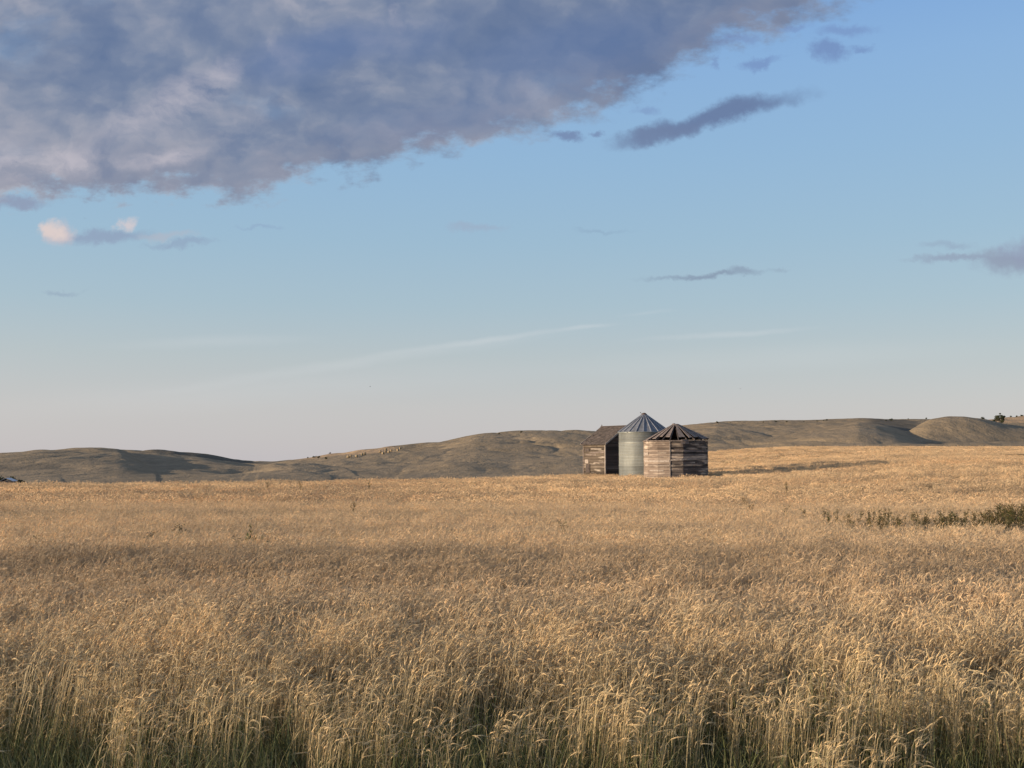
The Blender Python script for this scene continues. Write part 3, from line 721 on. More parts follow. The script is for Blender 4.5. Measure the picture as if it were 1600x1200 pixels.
for px, pb, pt, lb in ((363, 852, 845, 'small dark weed just left of the tall spiky one'), (401, 851, 842, 'short brown weed just right of the tall spiky one'),
                       (883, 834, 819, 'lone dark forked weed in the middle of the wheat below the shed'),
                       (62, 852, 843, 'low brown weed near the left edge, the taller of the left pair'), (76, 852, 847, 'low brown weed near the left edge, the shorter of the left pair'),
                       (233, 845, 836, 'thin brown weed between the left edge and the tall spiky weed'), (262, 838, 824, 'tilted dry weed stalk left of the tall spiky weed'),
                       (551, 800, 790, 'small dark weed in the far wheat right of the tall spiky weed'), (419, 765, 757, 'tiny dark weed near the far edge below the knoll'),
                       (470, 766, 757, 'tiny dark weed near the far edge beneath the hay bales'), (578, 764, 757, 'tiny weed on the far wheat beneath the middle hill'),
                       (1226, 806, 794, 'small dark weed leading the thicket, furthest left of its stragglers'), (1247, 808, 798, 'dark weed straggler halfway to the thicket'),
                       (1268, 762, 736, None), (1184, 803, 792, 'dark weed tuft below the wooden bin at right'), (1283, 812, 800, 'weed straggler closest to the thicket'),
                       (1164, 792, 783, 'thin weed stalk in the wheat right below the bins'), (1228, 767, 758, 'distant brown weed on the slope right of the bins')):
    if lb: weed(px, pb, pt, lb)

# ------------------------------------------------------------------ round steel bin
BX, BY = (1006.5 - 800) / F * 90.0, 90.0; BZ = float(field_z(BX, BY)) - .05; BR = 2.08
EAVE = EYE + (HZ - 675) * 90 / F - BZ; APEX = EYE + (HZ - 647) * 90 / F - BZ
sb = tag(empty('grain_bin', (BX, BY, BZ)), 'tall round galvanised steel grain bin with conical ribbed roof, between shed and wooden bin', 'grain bin')
mb = MB(); ns = 120; rows = []
nz = 260
for i in range(nz + 1):
    z = EAVE * i / nz
    ring = z / (EAVE / 5); rr = BR + .014 * math.sin(z / .12 * 2 * math.pi) + (.022 if (ring % 1) < .05 and z > .2 else 0)
    rows.append([(math.cos(2 * math.pi * k / ns) * rr, math.sin(2 * math.pi * k / ns) * rr, z) for k in range(ns)])
mb.add([p for r_ in rows for p in r_], [(i * ns + k, i * ns + (k + 1) % ns, (i + 1) * ns + (k + 1) % ns, (i + 1) * ns + k) for i in range(nz) for k in range(ns)])
m, n_, b_, o_ = new_mat('galvanised_wall_sheets')
p_ = n_.node('ShaderNodeTexCoord').outputs['Object']; sx_ = n_.node('ShaderNodeSeparateXYZ'); n_.l.new(p_, sx_.inputs[0])
f_ = n_.noise(n_.mapping(p_, scale=(.9, .9, .35)), 2.2, 6, .6); f2_ = n_.noise(n_.mapping(p_, scale=(.4, .4, 5)), 1.5, 4, .6)
sheet = n_.node('ShaderNodeTexWhiteNoise', noise_dimensions='1D'); n_.l.new(n_.math('FLOOR', n_.math('DIVIDE', sx_.outputs[2], EAVE / 5)), sheet.inputs['W'])
t_ = n_.math('ADD', n_.math('MULTIPLY', f_, .5), n_.math('ADD', n_.math('MULTIPLY', f2_, .3), n_.math('MULTIPLY', sheet.outputs[0], .2)))
c_ = n_.ramp(t_, [(.3, (.125, .13, .12)), (.5, (.19, .197, .18)), (.7, (.27, .275, .245))])
fr_ = n_.math('FRACT', n_.math('DIVIDE', sx_.outputs[2], EAVE / 5)); c_ = n_.mix(n_.mapr(fr_, .03, 0., 0, .5), c_, (.52, .52, .45, 1)); c_ = n_.mix(n_.mapr(fr_, .96, 1., 0, .5), c_, (.13, .13, .12, 1))
rst = n_.mapr(n_.noise(p_, 1.7, 5, .7), .60, .78, 0, .35); c_ = n_.mix(rst, c_, (.20, .15, .10, 1))
n_.l.new(c_, b_.inputs['Base Color']); b_.inputs['Metallic'].default_value = .25; b_.inputs['Roughness'].default_value = .58; M_galvwall = m
mb.build('wall', M_galvwall, sb, smooth=True)
mb = MB()   # roof sheets: 22 wedges, each slightly dished
NP = 22; RE = BR + .07; ze = EAVE - .02; RT = .16; zt = APEX - .05
for k in range(NP):
    a0 = 2 * math.pi * k / NP; a1 = 2 * math.pi * (k + 1) / NP
    for s_ in range(4):
        b0 = a0 + (a1 - a0) * s_ / 4; b1 = a0 + (a1 - a0) * (s_ + 1) / 4
        def pt(an, t, up): 
            rr = RE + (RT - RE) * t; return (math.cos(an) * rr, math.sin(an) * rr, ze + (zt - ze) * t + up)
        dip = [0, -.02, -.025, -.02, 0]
        vs = [pt(b0, 0, dip[s_]), pt(b1, 0, dip[s_ + 1]), pt(b1, 1, 0), pt(b0, 1, 0)]
        vs += [(x_, y_, z_ - .015) for x_, y_, z_ in vs]
        mb.add(vs, [(0, 1, 2, 3), (7, 6, 5, 4), (0, 4, 5, 1)])
roof = mb.build('roof', M_galvroof, sb)
for k in range(NP):
    an = 2 * math.pi * k / NP; mb = MB()
    a_ = Vector((math.cos(an) * (RE + .02), math.sin(an) * (RE + .02), ze + .01)); c = Vector((math.cos(an) * RT, math.sin(an) * RT, zt + .02))
    mb.beam(a_, c, .045, .075); o = mb.build('roof_rib', M_rib, roof)
mb = MB(); mb.tube([(0, 0, zt - .03), (0, 0, zt + .05), (0, 0, zt + .051), (0, 0, zt + .10)], [.26, .24, .17, .16], 20); mb.tube([(0, 0, zt + .101), (0, 0, zt + .15)], [.20, .05], 20)
mb.build('roof_cap', M_rust, sb)
mb = MB(); mb.tube([(-.20, -.05, zt + .0), (-.24, -.05, zt + .13), (-.30, -.05, zt + .17)], [.012, .012, .012], 6); mb.tube([(-.33, -.05, zt + .17), (-.27, -.05, zt + .17)], [.03, .03], 8)
mb.build('lid_latch', M_rust, sb)
mb = MB()
ring = [(math.cos(2 * math.pi * k / 60) * (RE + .0), math.sin(2 * math.pi * k / 60) * (RE + .0), ze - .05) for k in range(61)]
mb.tube(ring, [.028] * 61, 6, cap=False); mb.build('eave_ring', M_galv, sb)
mb = MB(); 
for z0 in np.linspace(.4, EAVE - .2, 12): mb.box((math.cos(D2R(200)) * (BR + .05), math.sin(D2R(200)) * (BR + .05), z0), (.06, .4, .03), Matrix.Rotation(D2R(200), 3, 'Z'))
for s_ in (-.19, .19):
    c0 = Vector((math.cos(D2R(200)) * (BR + .07), math.sin(D2R(200)) * (BR + .07), 0)) + Vector((-math.sin(D2R(200)), math.cos(D2R(200)), 0)) * s_
    mb.beam(c0 + Vector((0, 0, .3)), c0 + Vector((0, 0, EAVE - .1)), .03, .03, (1, 0, 0))

# ------------------------------------------------------------------ round wooden bin
CY = 85.0; CX = (1055 - 800) / F * CY; CZ = float(field_z(CX, CY)) - .1; CR = 2.47
CE = EYE + (HZ - 689.5) * CY / F - CZ; CA = EYE + (HZ - 662.5) * CY / F - CZ
wb = tag(empty('wooden_bin', (CX, CY, CZ)), 'squat round weathered plank grain bin with broken slatted roof, rightmost building', 'grain bin')
# wall of sixteen narrow sides; angles measured from the direction to the viewer (-Y), positive to the right
OFF = -18.0; NF = 16; FA = 360.0 / NF
def corner(i, rr, z):
    an = D2R(OFF + FA * i); return Vector((math.sin(an) * rr, -math.cos(an) * rr, z))
r_ = random.Random(3); PL = .155; npl = int(CE / PL)
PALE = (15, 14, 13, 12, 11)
def planks(sides):
    mb = MB()
    rows_ = [(r_.uniform(-.004, .004), r_.uniform(0, .012), r_.randrange(3), r_.uniform(-.10, .02)) for _ in range(npl)]
    for i in sides:
        A_ = corner(i, CR, 0); B_ = corner(i + 1, CR, 0); mid = (A_ + B_) / 2; nrm = Vector((mid.x, mid.y, 0)).normalized(); tx = (B_ - A_).normalized(); L = (B_ - A_).length
        R_ = Matrix((tx, nrm, Vector((0, 0, 1)))).transposed()
        for j in range(npl):
            dz, out_, cut, til = rows_[j]
            if r_.random() < .012: continue
            gap = .012 if (i + cut) % 3 == 0 else -.010
            c = (A_ + B_) / 2 + Vector((0, 0, (j + .5) * PL + dz)) + nrm * (out_ + r_.uniform(-.002, .008))
            mb.box(c, (L - gap, .03, PL - .010), R_ @ Matrix.Rotation(r_.uniform(-.005, .005), 3, 'Y') @ Matrix.Rotation(til, 3, 'X'))
    return mb
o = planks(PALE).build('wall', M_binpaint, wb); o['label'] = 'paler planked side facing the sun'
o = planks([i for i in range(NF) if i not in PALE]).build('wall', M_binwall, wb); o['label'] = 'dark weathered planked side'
mb = MB(); A_ = corner(0, CR + .035, 0); mb.beam(A_, A_ + Vector((0, 0, CE - .02)), .06, .06, (1, 0, 0)); mb.build('corner_post', M_palewood, wb)
mb = MB()   # dark board lining behind the planks
for i in range(NF):
    A_ = corner(i, CR - .05, .02); B_ = corner(i + 1, CR - .05, .02); up = Vector((0, 0, CE - .25)); mb.add([A_, B_, B_ + up, A_ + up], [(0, 1, 2, 3)])
    A2 = corner(i, CR - .09, .02); B2 = corner(i + 1, CR - .09, .02); mb.add([A2, B2, B2 + up, A2 + up], [(3, 2, 1, 0)])
mb.build('lining', M_darkwood, wb)
zp_ = lambda py: EYE + (HZ - py) * CY / F - CZ
# peeled boards and repair strips bent round the wall: angles, height in the wall, width
for (d0, d1, p0, p1, hh, mt) in ((-17, 30, 719, 716.5, .13, M_palewood), (-80, -19, 720.5, 720.5, .17, M_palewood), (-72, 2, 727.5, 727.5, .05, M_palewood), (1, 15, 691, 691, .34, M_greywood),
                          (-84, -64, 709.5, 709.5, .24, M_palewood), (-60, -30, 735, 735, .10, M_palewood), (-70, -18, 714, 714, .05, M_greywood), (20, 52, 724, 723, .08, M_greywood), (-14, 12, 733, 733, .10, M_greywood), (30, 60, 706, 706, .10, M_greywood), (-12, 6, 704, 704, .07, M_greywood)):
    mb = MB(); n_s = max(2, int(abs(d1 - d0) / 11.25) + 1); ps = []
    for q in range(n_s + 1):
        dg = d0 + (d1 - d0) * q / n_s; an = D2R(dg); k_ = math.cos(D2R(FA / 2)) / math.cos(D2R((dg - OFF) % FA - FA / 2))
        ps.append(Vector((math.sin(an) * (CR * k_ + .045), -math.cos(an) * (CR * k_ + .045), zp_(p0 + (p1 - p0) * q / n_s))))
    for q in range(n_s): mb.beam(ps[q], ps[q + 1], .025, hh + r_.uniform(-.02, .02))
    mb.build('batten', mt, wb)
mb = MB()
for i in range(NF):
    mb.beam(corner(i, CR + .01, CE), corner(i + 1, CR + .01, CE), .10, .07)
mb.build('wall_plate', M_greywood, wb)
# roof: an Empty-free part; rafters carried by the wall, wedge boards with gaps, some missing
RTILT = D2R(2.6)
def rp(an, rr, z): 
    p = Vector((math.sin(an) * rr, -math.cos(an) * rr, z)); p.z += p.x * math.tan(RTILT) * .9; return p
def octr(an):  # octagon radius in a direction
    q = (math.degrees(an) - OFF) % FA - FA / 2; return (CR + .10) * math.cos(D2R(FA / 2)) / math.cos(D2R(q))
HT = CA - .12
NR = 24
for k in range(NR):
    an = D2R(OFF + k * 360 / NR); mb = MB(); mb.beam(rp(an, octr(an) - .05, CE + .03), rp(an, .22, HT - .06), .05, .09); mb.build('rafter', M_darkwood, wb)
gone = {}
# segment index -> (from, to) share of slope that is still boarded, share of the wedge width
seg = {}
for k in range(NR): seg[k] = (0., 1., .96, 0)
def idx(deg): return int(round((deg - OFF) / 15 - .5)) % NR
for deg, v in ((-70, (.0, 1, .55, -.3)), (-55, (.12, 1, .62, .2)), (-40, (.25, 1, .55, -.15)), (-25, (.22, 1, .70, .1)), (-10, (.0, .35, .0, 0)), (5, (.14, 1, .84, 0)), (20, (.08, 1, .50, .25)), (35, (.10, 1, .78, .1)), (50, (.0, 1, .72, .15))):
    seg[idx(deg)] = v
rf = MB(); r_ = random.Random(5)
for k in range(NR):
    t0, t1, wf, sh = seg[k]
    if wf <= 0: continue
    a0 = D2R(OFF + k * 15); a1 = D2R(OFF + (k + 1) * 15); mid = (a0 + a1) / 2; hw = (a1 - a0) / 2
    b0 = mid + hw * (sh - wf); b1 = mid + hw * (sh + wf); b0 = max(b0, a0 + .004); b1 = min(b1, a1 - .004)
    lift = r_.uniform(.05, .09)
    def q(an, t): return rp(an, octr(an) * (1 - t) + .20 * t, CE + .04 + (HT - CE) * t + lift)
    vs = [q(b0, t0), q(b1, t0 + r_.uniform(-.02, .03)), q(b1, t1), q(b0, t1)]; vs += [v - Vector((0, 0, .035)) for v in vs]
    m_ = MB(); m_.add(vs, [(0, 1, 2, 3), (7, 6, 5, 4), (0, 4, 5, 1), (1, 5, 6, 2), (2, 6, 7, 3), (3, 7, 4, 0)]); m_.build('roof_board', M_greywood, wb)
mb = MB(); z_ = HT
mb.tube([(0, 0, z_ - .04), (-.02, 0, z_ + .05), (-.02, 0, z_ + .11), (0, 0, z_ + .14)], [.36, .30, .20, .06], 14); mb.build('roof_cap', M_greywood, wb)
# dark plank floor inside closes the view through the gaps
mb = MB(); mb.add([corner(i, CR - .12, .3) for i in range(NF)], [tuple(range(NF))]); mb.build('floor', M_darkwood, wb)

# ------------------------------------------------------------------ gabled wooden shed
SY = 96.0; SX = (945.5 - 800) / F * SY; SZ = float(field_z(SX, SY)) - .15
W_ = 4.5; L_ = 2.95; SE = EYE + (HZ - 692.5) * SY / F - SZ; SR = EYE + (HZ - 666) * (SY + 1.4) / F - SZ
shed = tag(empty('wooden_shed', (SX, SY, SZ), D2R(36)), 'small weathered board shed with shingled gable roof, leftmost of the buildings', 'shed')
# local frame at the near corner: +X runs along the dark gable wall, +Y runs back along the sunlit side wall
r_ = random.Random(11); PLs = .27
mb = MB(); j = 0; z = .0
while z < SE - .02:
    hgt = min(PLs, SE - z); cut = r_.uniform(.25, .75) * L_
    for y0, y1 in ((.0, cut - .006), (cut + .006, L_)):
        mb.box((-.01 + r_.uniform(-.012, .008), (y0 + y1) / 2, z + hgt / 2), (.03, y1 - y0, hgt - .015), Matrix.Rotation(r_.uniform(.02, .10), 3, 'Y') @ Matrix.Rotation(r_.uniform(-.006, .006), 3, 'X'))
    z += PLs
o = mb.build('wall', M_shedwall, shed); o['label'] = 'sunlit plank side wall'
mb = MB(); z = 0.; rise = SR - SE
while z < SR - .05:
    hgt = PLs
    zt_ = z + hgt / 2; ins = 0 if zt_ < SE else (zt_ - SE) / rise * W_ / 2
    if ins < W_ / 2 - .1: mb.box((W_ / 2, -.0, z + hgt / 2), (W_ - 2 * ins - .02, .03, hgt - .015))
    z += PLs
M_gable_shade = board_mat('shaded_gable_boards', [(.30, (.028, .020, .016)), (.45, (.05, .036, .028)), (.6, (.085, .06, .048)), (.75, (.13, .10, .08))], [(.3, (.09, .075, .065)), (.7, (.20, .17, .15))], -.02, .27)  # siding repeated in darker tones, the gable's shade put into the colour
o = mb.build('wall', M_gable_shade, shed); o['label'] = 'dark shaded gable wall'
mb = MB()
for xx_, yy_ in ((W_, 0),):
    mb.box((W_ + .01, L_ / 2, SE / 2), (.03, L_, SE)); 
mb.build('wall', M_gable_shade, shed)
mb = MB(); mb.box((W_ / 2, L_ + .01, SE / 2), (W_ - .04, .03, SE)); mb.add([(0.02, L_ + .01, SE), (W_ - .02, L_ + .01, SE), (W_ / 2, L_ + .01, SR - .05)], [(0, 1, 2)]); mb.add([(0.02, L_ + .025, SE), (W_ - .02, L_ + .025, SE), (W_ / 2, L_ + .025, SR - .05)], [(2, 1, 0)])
mb.build('wall', M_gable_shade, shed)
mb = MB(); mb.box((-.035, -.035, SE / 2), (.09, .09, SE)); mb.build('corner_board', M_palewood, shed)
mb = MB(); mb.box((-.045, L_ - .02, SE / 2), (.05, .10, SE)); mb.build('corner_board', M_greywood, shed)
mb = MB(); mb.box((-.05, L_ / 2, SE - .05), (.035, L_ - .1, .10)); mb.build('eave_board', M_palewood, shed)
zs_ = lambda py: EYE + (HZ - py) * SY / F - SZ
mb = MB(); mb.box((-.05, L_ * .84, zs_(721)), (.03, .48, .34)); mb.build('patch_board', M_palewood, shed)
mb = MB(); mb.box((-.06, L_ * .78, zs_(732)), (.05, .55, .75)); mb.build('hatch', M_darkwood, shed)
for (py_, y0, y1, hh, mt) in ((701.5, .45, 1.9, .09, M_palewood), (707, .05, 1.9, .13, M_greywood), (714.5, .03, .85, .08, M_palewood), (710.5, 1.2, 2.6, .10, M_greywood), (722.5, .03, 1.5, .06, M_greywood), (726, .2, 2.1, .05, M_darkwood), (703, 2.1, 2.7, .25, M_darkwood)):
    mb = MB(); mb.box((-.045, (y0 + y1) / 2, zs_(py_)), (.02, y1 - y0, hh), Matrix.Rotation(r_.uniform(-.025, .025), 3, 'X')); mb.build('loose_board', mt, shed)
mb = MB(); mb.box((W_ * .5, -.03, 1.62), (W_ * .96, .02, .05)); mb.box((W_ * .5, -.03, .98), (W_ * .96, .02, .05)); mb.build('gable_batten', M_greywood, shed)
# roof: shingle courses on both slopes
def slope(sgn):
    mb = MB(); nc = 13; oh = .22; sl_ = math.hypot(W_ / 2, rise); 
    for c in range(nc):
        t0 = -oh / sl_ + (1 + oh / sl_) * c / nc; t1 = -oh / sl_ + (1 + oh / sl_) * (c + 1.25) / nc; t1 = min(t1, 1)
        yy_ = -.24
        while yy_ < L_ + .2:
            wd = r_.uniform(.16, .34); y1 = min(yy_ + wd, L_ + .22)
            miss = (c == 5 and yy_ > L_ * .72) or r_.random() < .02
            if not miss:
                e = r_.uniform(-.012, .012); l0 = .055 + r_.uniform(0, .02); l1 = .03
                def q(t, y, up): 
                    x = W_ / 2 * t; x = x if sgn < 0 else W_ - x; return (x, y, SE + rise * t + up)
                vs = [q(t0 + e, yy_, l0), q(t0 + e, y1 - .008, l0), q(t1, y1 - .008, l1), q(t1, yy_, l1)]
                vs += [(a1_, b1_, c1_ - .02) for a1_, b1_, c1_ in vs]
                mb.add(vs, [(0, 1, 2, 3), (7, 6, 5, 4), (0, 4, 5, 1), (1, 5, 6, 2), (2, 6, 7, 3), (3, 7, 4, 0)])
            yy_ = y1 if y1 > yy_ + .05 else L_ + 1
    # sheathing below
    vs = [(W_ / 2 * -.09 if sgn < 0 else W_ * 1.045, -.2, SE - rise * .09 + .0), (W_ / 2 * -.09 if sgn < 0 else W_ * 1.045, L_ + .2, SE - rise * .09 + .0), (W_ / 2, L_ + .2, SR), (W_ / 2, -.2, SR)]
    mb.add(vs, [(0, 1, 2, 3)]); mb.add([(a1_, b1_, c1_ - .03) for a1_, b1_, c1_ in vs], [(3, 2, 1, 0)])
    return mb
o = slope(-1).build('roof', M_shingle, shed); slope(1).build('roof', M_shingle, shed)
mb = MB(); mb.beam((-.2, -.25, SE - .10), (W_ / 2 * .62, -.25, SE + rise * .62 - .0), .035, .14, (0, 0, 1)); mb.build('rake_board', M_palewood, shed)
mb = MB(); mb.beam((W_ / 2 * .63, -.25, SE + rise * .63), (W_ / 2, -.25, SR + .01), .035, .10); mb.beam((W_ + .2, -.25, SE - .10), (W_ / 2 + .02, -.25, SR + .01), .035, .12); mb.build('rake_board', M_darkwood, shed)
mb = MB(); mb.beam((W_ / 2, -.26, SR + .05), (W_ / 2, L_ + .24, SR + .05), .12, .05); mb.build('ridge_board', M_darkwood, shed)
mb = MB(); mb.beam((W_ / 2, L_ + .10, SR + .05), (W_ / 2, L_ + .12, SR + .20), .05, .05, (1, 0, 0)); mb.build('ridge_stub', M_darkwood, shed)
mb = MB(); mb.beam((-.18, L_ + .22, SE - .05), (W_ / 2 * .45, L_ + .22, SE + rise * .45 + .02), .05, .10); mb.build('rake_board', M_palewood, shed)

# ------------------------------------------------------------------ hay bales, brush, tree, far roof, birds
def bale_mesh(seed):
    r_ = random.Random(seed); mb = MB(); n = 22; R0 = .85; prof_ = [(-.72, .0), (-.74, .45), (-.74, .74), (-.68, .84), (-.3, .87), (.3, .86), (.68, .84), (.74, .74), (.74, .45), (.72, .0)]
    vs = []
    for (xx_, rr) in prof_:
        for k in range(n):
            an = 2 * math.pi * k / n; q = rr * (1 + r_.uniform(-.02, .02)); zz = math.sin(an) * q + .80
            vs.append((xx_ + r_.uniform(-.02, .02), math.cos(an) * q, max(zz, 0)))
    mb.add(vs, [(i * n + k, i * n + (k + 1) % n, (i + 1) * n + (k + 1) % n, (i + 1) * n + k) for i in range(len(prof_) - 1) for k in range(n)])
    return mb.mesh('hay_bale', M_hay, smooth=True)
BM = [bale_mesh(i) for i in range(3)]
bales = [((544, 714.5), 'round hay bale, leftmost of the pale bales on the hillside'), ((547.5, 713), 'round hay bale touching the leftmost pale one, just behind it'), ((557, 713.4), 'single round hay bale between two pairs, lower left slope'),
         ((566, 710.5), 'left bale of the second pair on the hillside'), ((570, 709.6), 'right bale of the second pair on the hillside'), ((594, 706.5), 'round hay bale at the left of the middle cluster'),
         ((598.5, 708.8), 'lowest round hay bale of the middle cluster'), ((603, 702.5), 'topmost round hay bale of the middle cluster'), ((602.5, 706), 'round hay bale directly below the topmost one'),
         ((607.5, 706.5), 'round hay bale at the right of the middle cluster'), ((611, 704.5), 'round hay bale off the right side of the middle cluster'), ((621.5, 703.5), 'lower bale of the rightmost pair on the hillside'), ((625.5, 701.2), 'upper bale of the rightmost pair near the crest')]
for (p, lb) in bales:
    x_, y_, z_ = hit(p[0], p[1] + 1.0, 500)
    o = bpy.data.objects.new('hay_bale', random.choice(BM)); col.objects.link(o); o.location = (x_, y_, z_ - .05); o.rotation_euler = (0, 0, random.uniform(-.5, .9)); o.scale = (random.uniform(.72, .88),) * 3
    tag(o, lb, 'hay bale', 'round hay bales on the far hillside')

M_leafd = plant_mat('shrub_leaves', False, .15)
def clump(mb, c, rad, n, size, r_, cols):
    for i in range(n):
        v = Vector((r_.gauss(0, 1), r_.gauss(0, 1), r_.gauss(0, 1))); v.normalize(); v *= rad * r_.uniform(.35, 1.0) ** .6
        p = Vector(c) + Vector((v.x, v.y, v.z * .8)); nrm = Vector((r_.gauss(0, 1), r_.gauss(0, 1), r_.gauss(0, 1) + .4)).normalized(); t = nrm.orthogonal().normalized(); b = nrm.cross(t); s_ = size * r_.uniform(.6, 1.3)
        mb.add([p - t * s_ - b * s_ * .6, p + t * s_ - b * s_ * .6, p + t * s_ * .5 + b * s_, p - t * s_ * .5 + b * s_], [(0, 1, 2, 3)], jit(r_.choice(cols), .25, r_))
DG = [(.035, .045, .020), (.055, .062, .028), (.085, .088, .042), (.045, .05, .022)]
def shrub_meshes(seed):
    r_ = random.Random(seed); mb = MB()
    for k in range(7): clump(mb, (r_.uniform(-.55, .55), r_.uniform(-.45, .45), r_.uniform(.35, .95)), r_.uniform(.28, .45), 70, .075, r_, DG)
    cr = mb.mesh('foliage', M_leafd, colattr=True); mb = MB()
    for k in range(5):
        a_ = k * 1.26; mb.tube([(0, 0, -.1), (math.cos(a_) * .2, math.sin(a_) * .2, .4), (math.cos(a_) * .4, math.sin(a_) * .35, .9)], [.05, .035, .012], 5)
    return cr, mb.mesh('stem', M_bark)
SM = [shrub_meshes(i) for i in range(4)]
def shrub(px, py, size, label, y0=300, group='dark shrubs on the hills', wide=1.2):
    x_, y_, z_ = hit(px, py + 1.6, y0); size *= .52
    e = empty('shrub', (x_, y_, z_ - .1), random.uniform(0, 6)); k = size; e.scale = (k * wide, k * wide, k)
    a_, b_ = random.choice(SM)
    for nm, me in (('foliage', a_), ('stem', b_)):
        o = bpy.data.objects.new(nm, me); col.objects.link(o); o.parent = e
    return tag(e, label, 'shrub', group)
SH = [(780, 677, 1.7, 'dark shrub on the middle hill crest, left of the shed'), (814, 674.5, 1.9, 'dark shrub on the middle hill crest, nearer the shed'),
      (1120, 659.5, 2.3, 'dark round shrub on the skyline just right of the wooden bin'), (1141, 658.8, 1.2, 'small shrub on the skyline, second right of the wooden bin'), (1193, 658.5, 1.3, 'low shrub on the skyline left of the skyline trio'),
      (1212, 658, 2.1, 'largest shrub of the skyline trio mid right'), (1229, 658, 1.7, 'rightmost shrub of the skyline trio mid right'), (1256, 657.5, 1.3, 'lone small shrub on the skyline right of the trio'),
      (1277, 656.8, 1.4, 'shrub left of a close pair on the right skyline'), (1287, 656.2, 1.3, 'left one of the close pair on the right skyline'), (1292, 655.6, 1.9, 'right one of the close pair on the right skyline'),
      (1392, 655.5, 2.6, 'dark shrub at the head of the shaded coulee'), (1384, 656, 1.4, 'small shrub left of the coulee head'), (1419, 653.6, 1.4, 'small shrub between coulee head and rounded right hill'),
      (1447, 651.5, 2.0, 'dark shrub on the left shoulder of the rounded right hill'), (1536, 653.3, 2.2, 'dark shrub on the right hill left of the tree'),
      (505, 705.8, 1.2, None), (516, 703.5, 1.9, 'shrub on the sky line over the tan stubble slope'), (481, 714.5, 1.8, 'reddish dark bush low on the tan slope, leftmost of four'), (489.5, 713.6, 2.1, 'larger of the two joined bushes on the tan slope'),
      (492.5, 713.2, 2.0, 'bush joined to the right side of the larger one on the tan slope'), (497.5, 714, 2.1, 'third bush along the foot of the tan slope'), (509.5, 715.8, 2.1, 'lowest right bush at the foot of the tan slope'),
      (1580, 650, 2.6, 'dark shrub on the orange slope just right of the tree'), (1589, 650, 2.9, 'shrub further right on the orange slope crest'), (1597, 649, 3.2, 'shrub at the right frame edge on the orange slope')]
for px, py, s_, lb in SH:
    if lb: shrub(px, py, s_, lb, 900 if px > 1570 else 300)

# the one tree
def tree(px, py, ht, label):
    x_, y_, z_ = hit(px, py, 560); y_ = 640.; x_ = ray(px, py)[0] / ray(px, py)[1] * y_; z_ = float(hills_z(np.array([x_]), np.array([y_]))[0])
    top = at(px, 644.5, y_)[2]; k = (top - z_) / 10.0
    e = empty('tree', (x_, y_, z_)); e.scale = (k, k, k)
    r_ = random.Random(4); tk = MB(); cr = MB()
    tk.tube([(0, 0, -.3), (.05, 0, 1.2), (-.1, .1, 2.8), (.1, 0, 5)], [.42, .32, .26, .14], 9)
    for i in range(9):
        a_ = i * 2.4; st = Vector((0, 0, 1.6 + i * .38)); L = r_.uniform(2.2, 3.6); en = st + Vector((math.cos(a_) * L, math.sin(a_) * L, r_.uniform(1.2, 2.8)))
        tk.tube([st, st.lerp(en, .5) + Vector((0, 0, .2)), en], [.16, .10, .03], 6)
        for q in range(3): clump(cr, en + Vector((r_.gauss(0, .8), r_.gauss(0, .8), r_.gauss(0, .7))), r_.uniform(.8, 1.35), 150, .17, r_, DG)
    for q in range(7): clump(cr, (r_.gauss(0, 1.4), r_.gauss(0, 1.4), r_.uniform(4.5, 8.6)), r_.uniform(.9, 1.4), 170, .17, r_, DG)
    clump(cr, (.4, 0, 9.1), .85, 110, .16, r_, DG)
    tk.build('trunk', M_bark, e); cr.build('crown', M_leafd, e, colattr=True)
    return tag(e, label, 'tree')
tree(1562, 660, 7, 'lone dark round-crowned tree on the far right skyline')

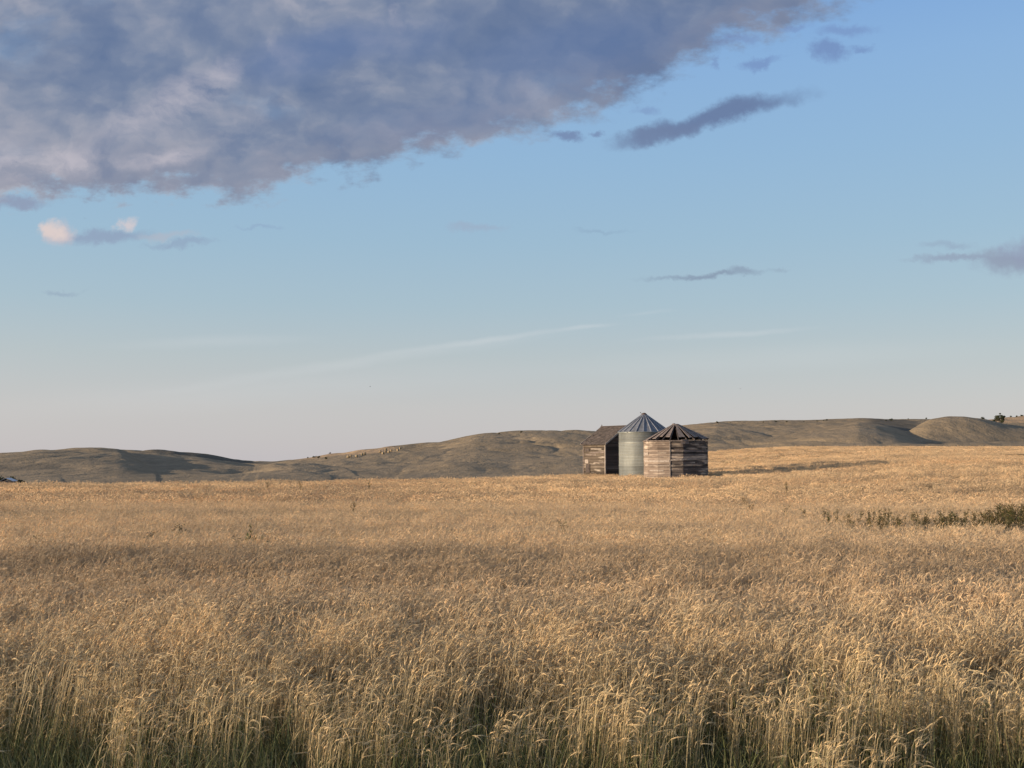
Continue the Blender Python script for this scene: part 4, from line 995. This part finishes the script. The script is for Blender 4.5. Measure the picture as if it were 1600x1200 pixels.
# far roof showing over the left edge of the crop
fy = 190.0; c_ = at(13, 751, fy)
fs = tag(empty('farm_shed', (c_[0], fy, c_[2] - 2.6), D2R(12)), 'pale metal roof of a small farm shed beyond the field at the left edge', 'shed')
mb = MB(); mb.box((0, 0, 1.3), (2.0, 3.2, 2.6)); mb.build('wall', M_greywood, fs)
mb = MB()
for sgn in (-1, 1):
    vs = [(sgn * 1.15, -1.8, 2.55), (sgn * 1.15, 1.8, 2.55), (0, 1.8, 3.08), (0, -1.8, 3.08)]; vs += [(p[0], p[1], p[2] - .05) for p in vs]
    mb.add(vs, [(0, 1, 2, 3), (7, 6, 5, 4), (0, 4, 5, 1), (1, 5, 6, 2), (3, 7, 4, 0)])
mb.build('roof', M_roofpale, fs)
for px, py, s_, lb in ((-4, 749, 1.6, 'dark bush at the left frame edge beside the pale roof'), (26, 749, 1.5, 'dark bush just right of the pale roof')):
    p = at(px, 751.5, 200.); e = empty('shrub', (p[0], 200., p[2] - 1.0), random.uniform(0, 6)); e.scale = (s_ * .9, s_, s_)
    a_, b_ = random.choice(SM)
    for nm, me in (('foliage', a_), ('stem', b_)):
        o = bpy.data.objects.new(nm, me); col.objects.link(o); o.parent = e
    tag(e, lb, 'shrub', 'bushes round the far roof')

def bird(px, py, Yd, label, heading):
    p = at(px, py, Yd); mb = MB()
    # body, head, tail as one tapering form; wings swept and raised
    mb.tube([(-.11, 0, 0), (-.07, 0, .0), (0, 0, 0), (.06, 0, .01), (.09, 0, .015), (.12, 0, .01)], [.008, .022, .036, .028, .022, .004], 8)
    mb.add([(-.08, 0, 0), (-.18, -.035, 0), (-.19, .035, 0)], [(0, 1, 2)])
    for s_ in (-1, 1):
        top = [(.04, s_ * .02, .015), (.055, s_ * .13, .06), (-.01, s_ * .27, .045), (-.04, s_ * .14, .05), (-.05, s_ * .02, .01)]
        mb.add(top + [(a1_, b1_, c1_ - .006) for a1_, b1_, c1_ in top], [(0, 1, 2, 3, 4), (9, 8, 7, 6, 5)])
    o = mb.build('bird', M_bird); o.location = p; o.rotation_euler = (0, 0, heading); o.scale = (1.15,) * 3
    return tag(o, label, 'bird')
bird(578.5, 604, 190, 'tiny distant bird in the pale sky above the hay bales', 1.1)
bird(1157, 607.5, 170, 'tiny distant bird in the pale sky right of the bins', 1.4)
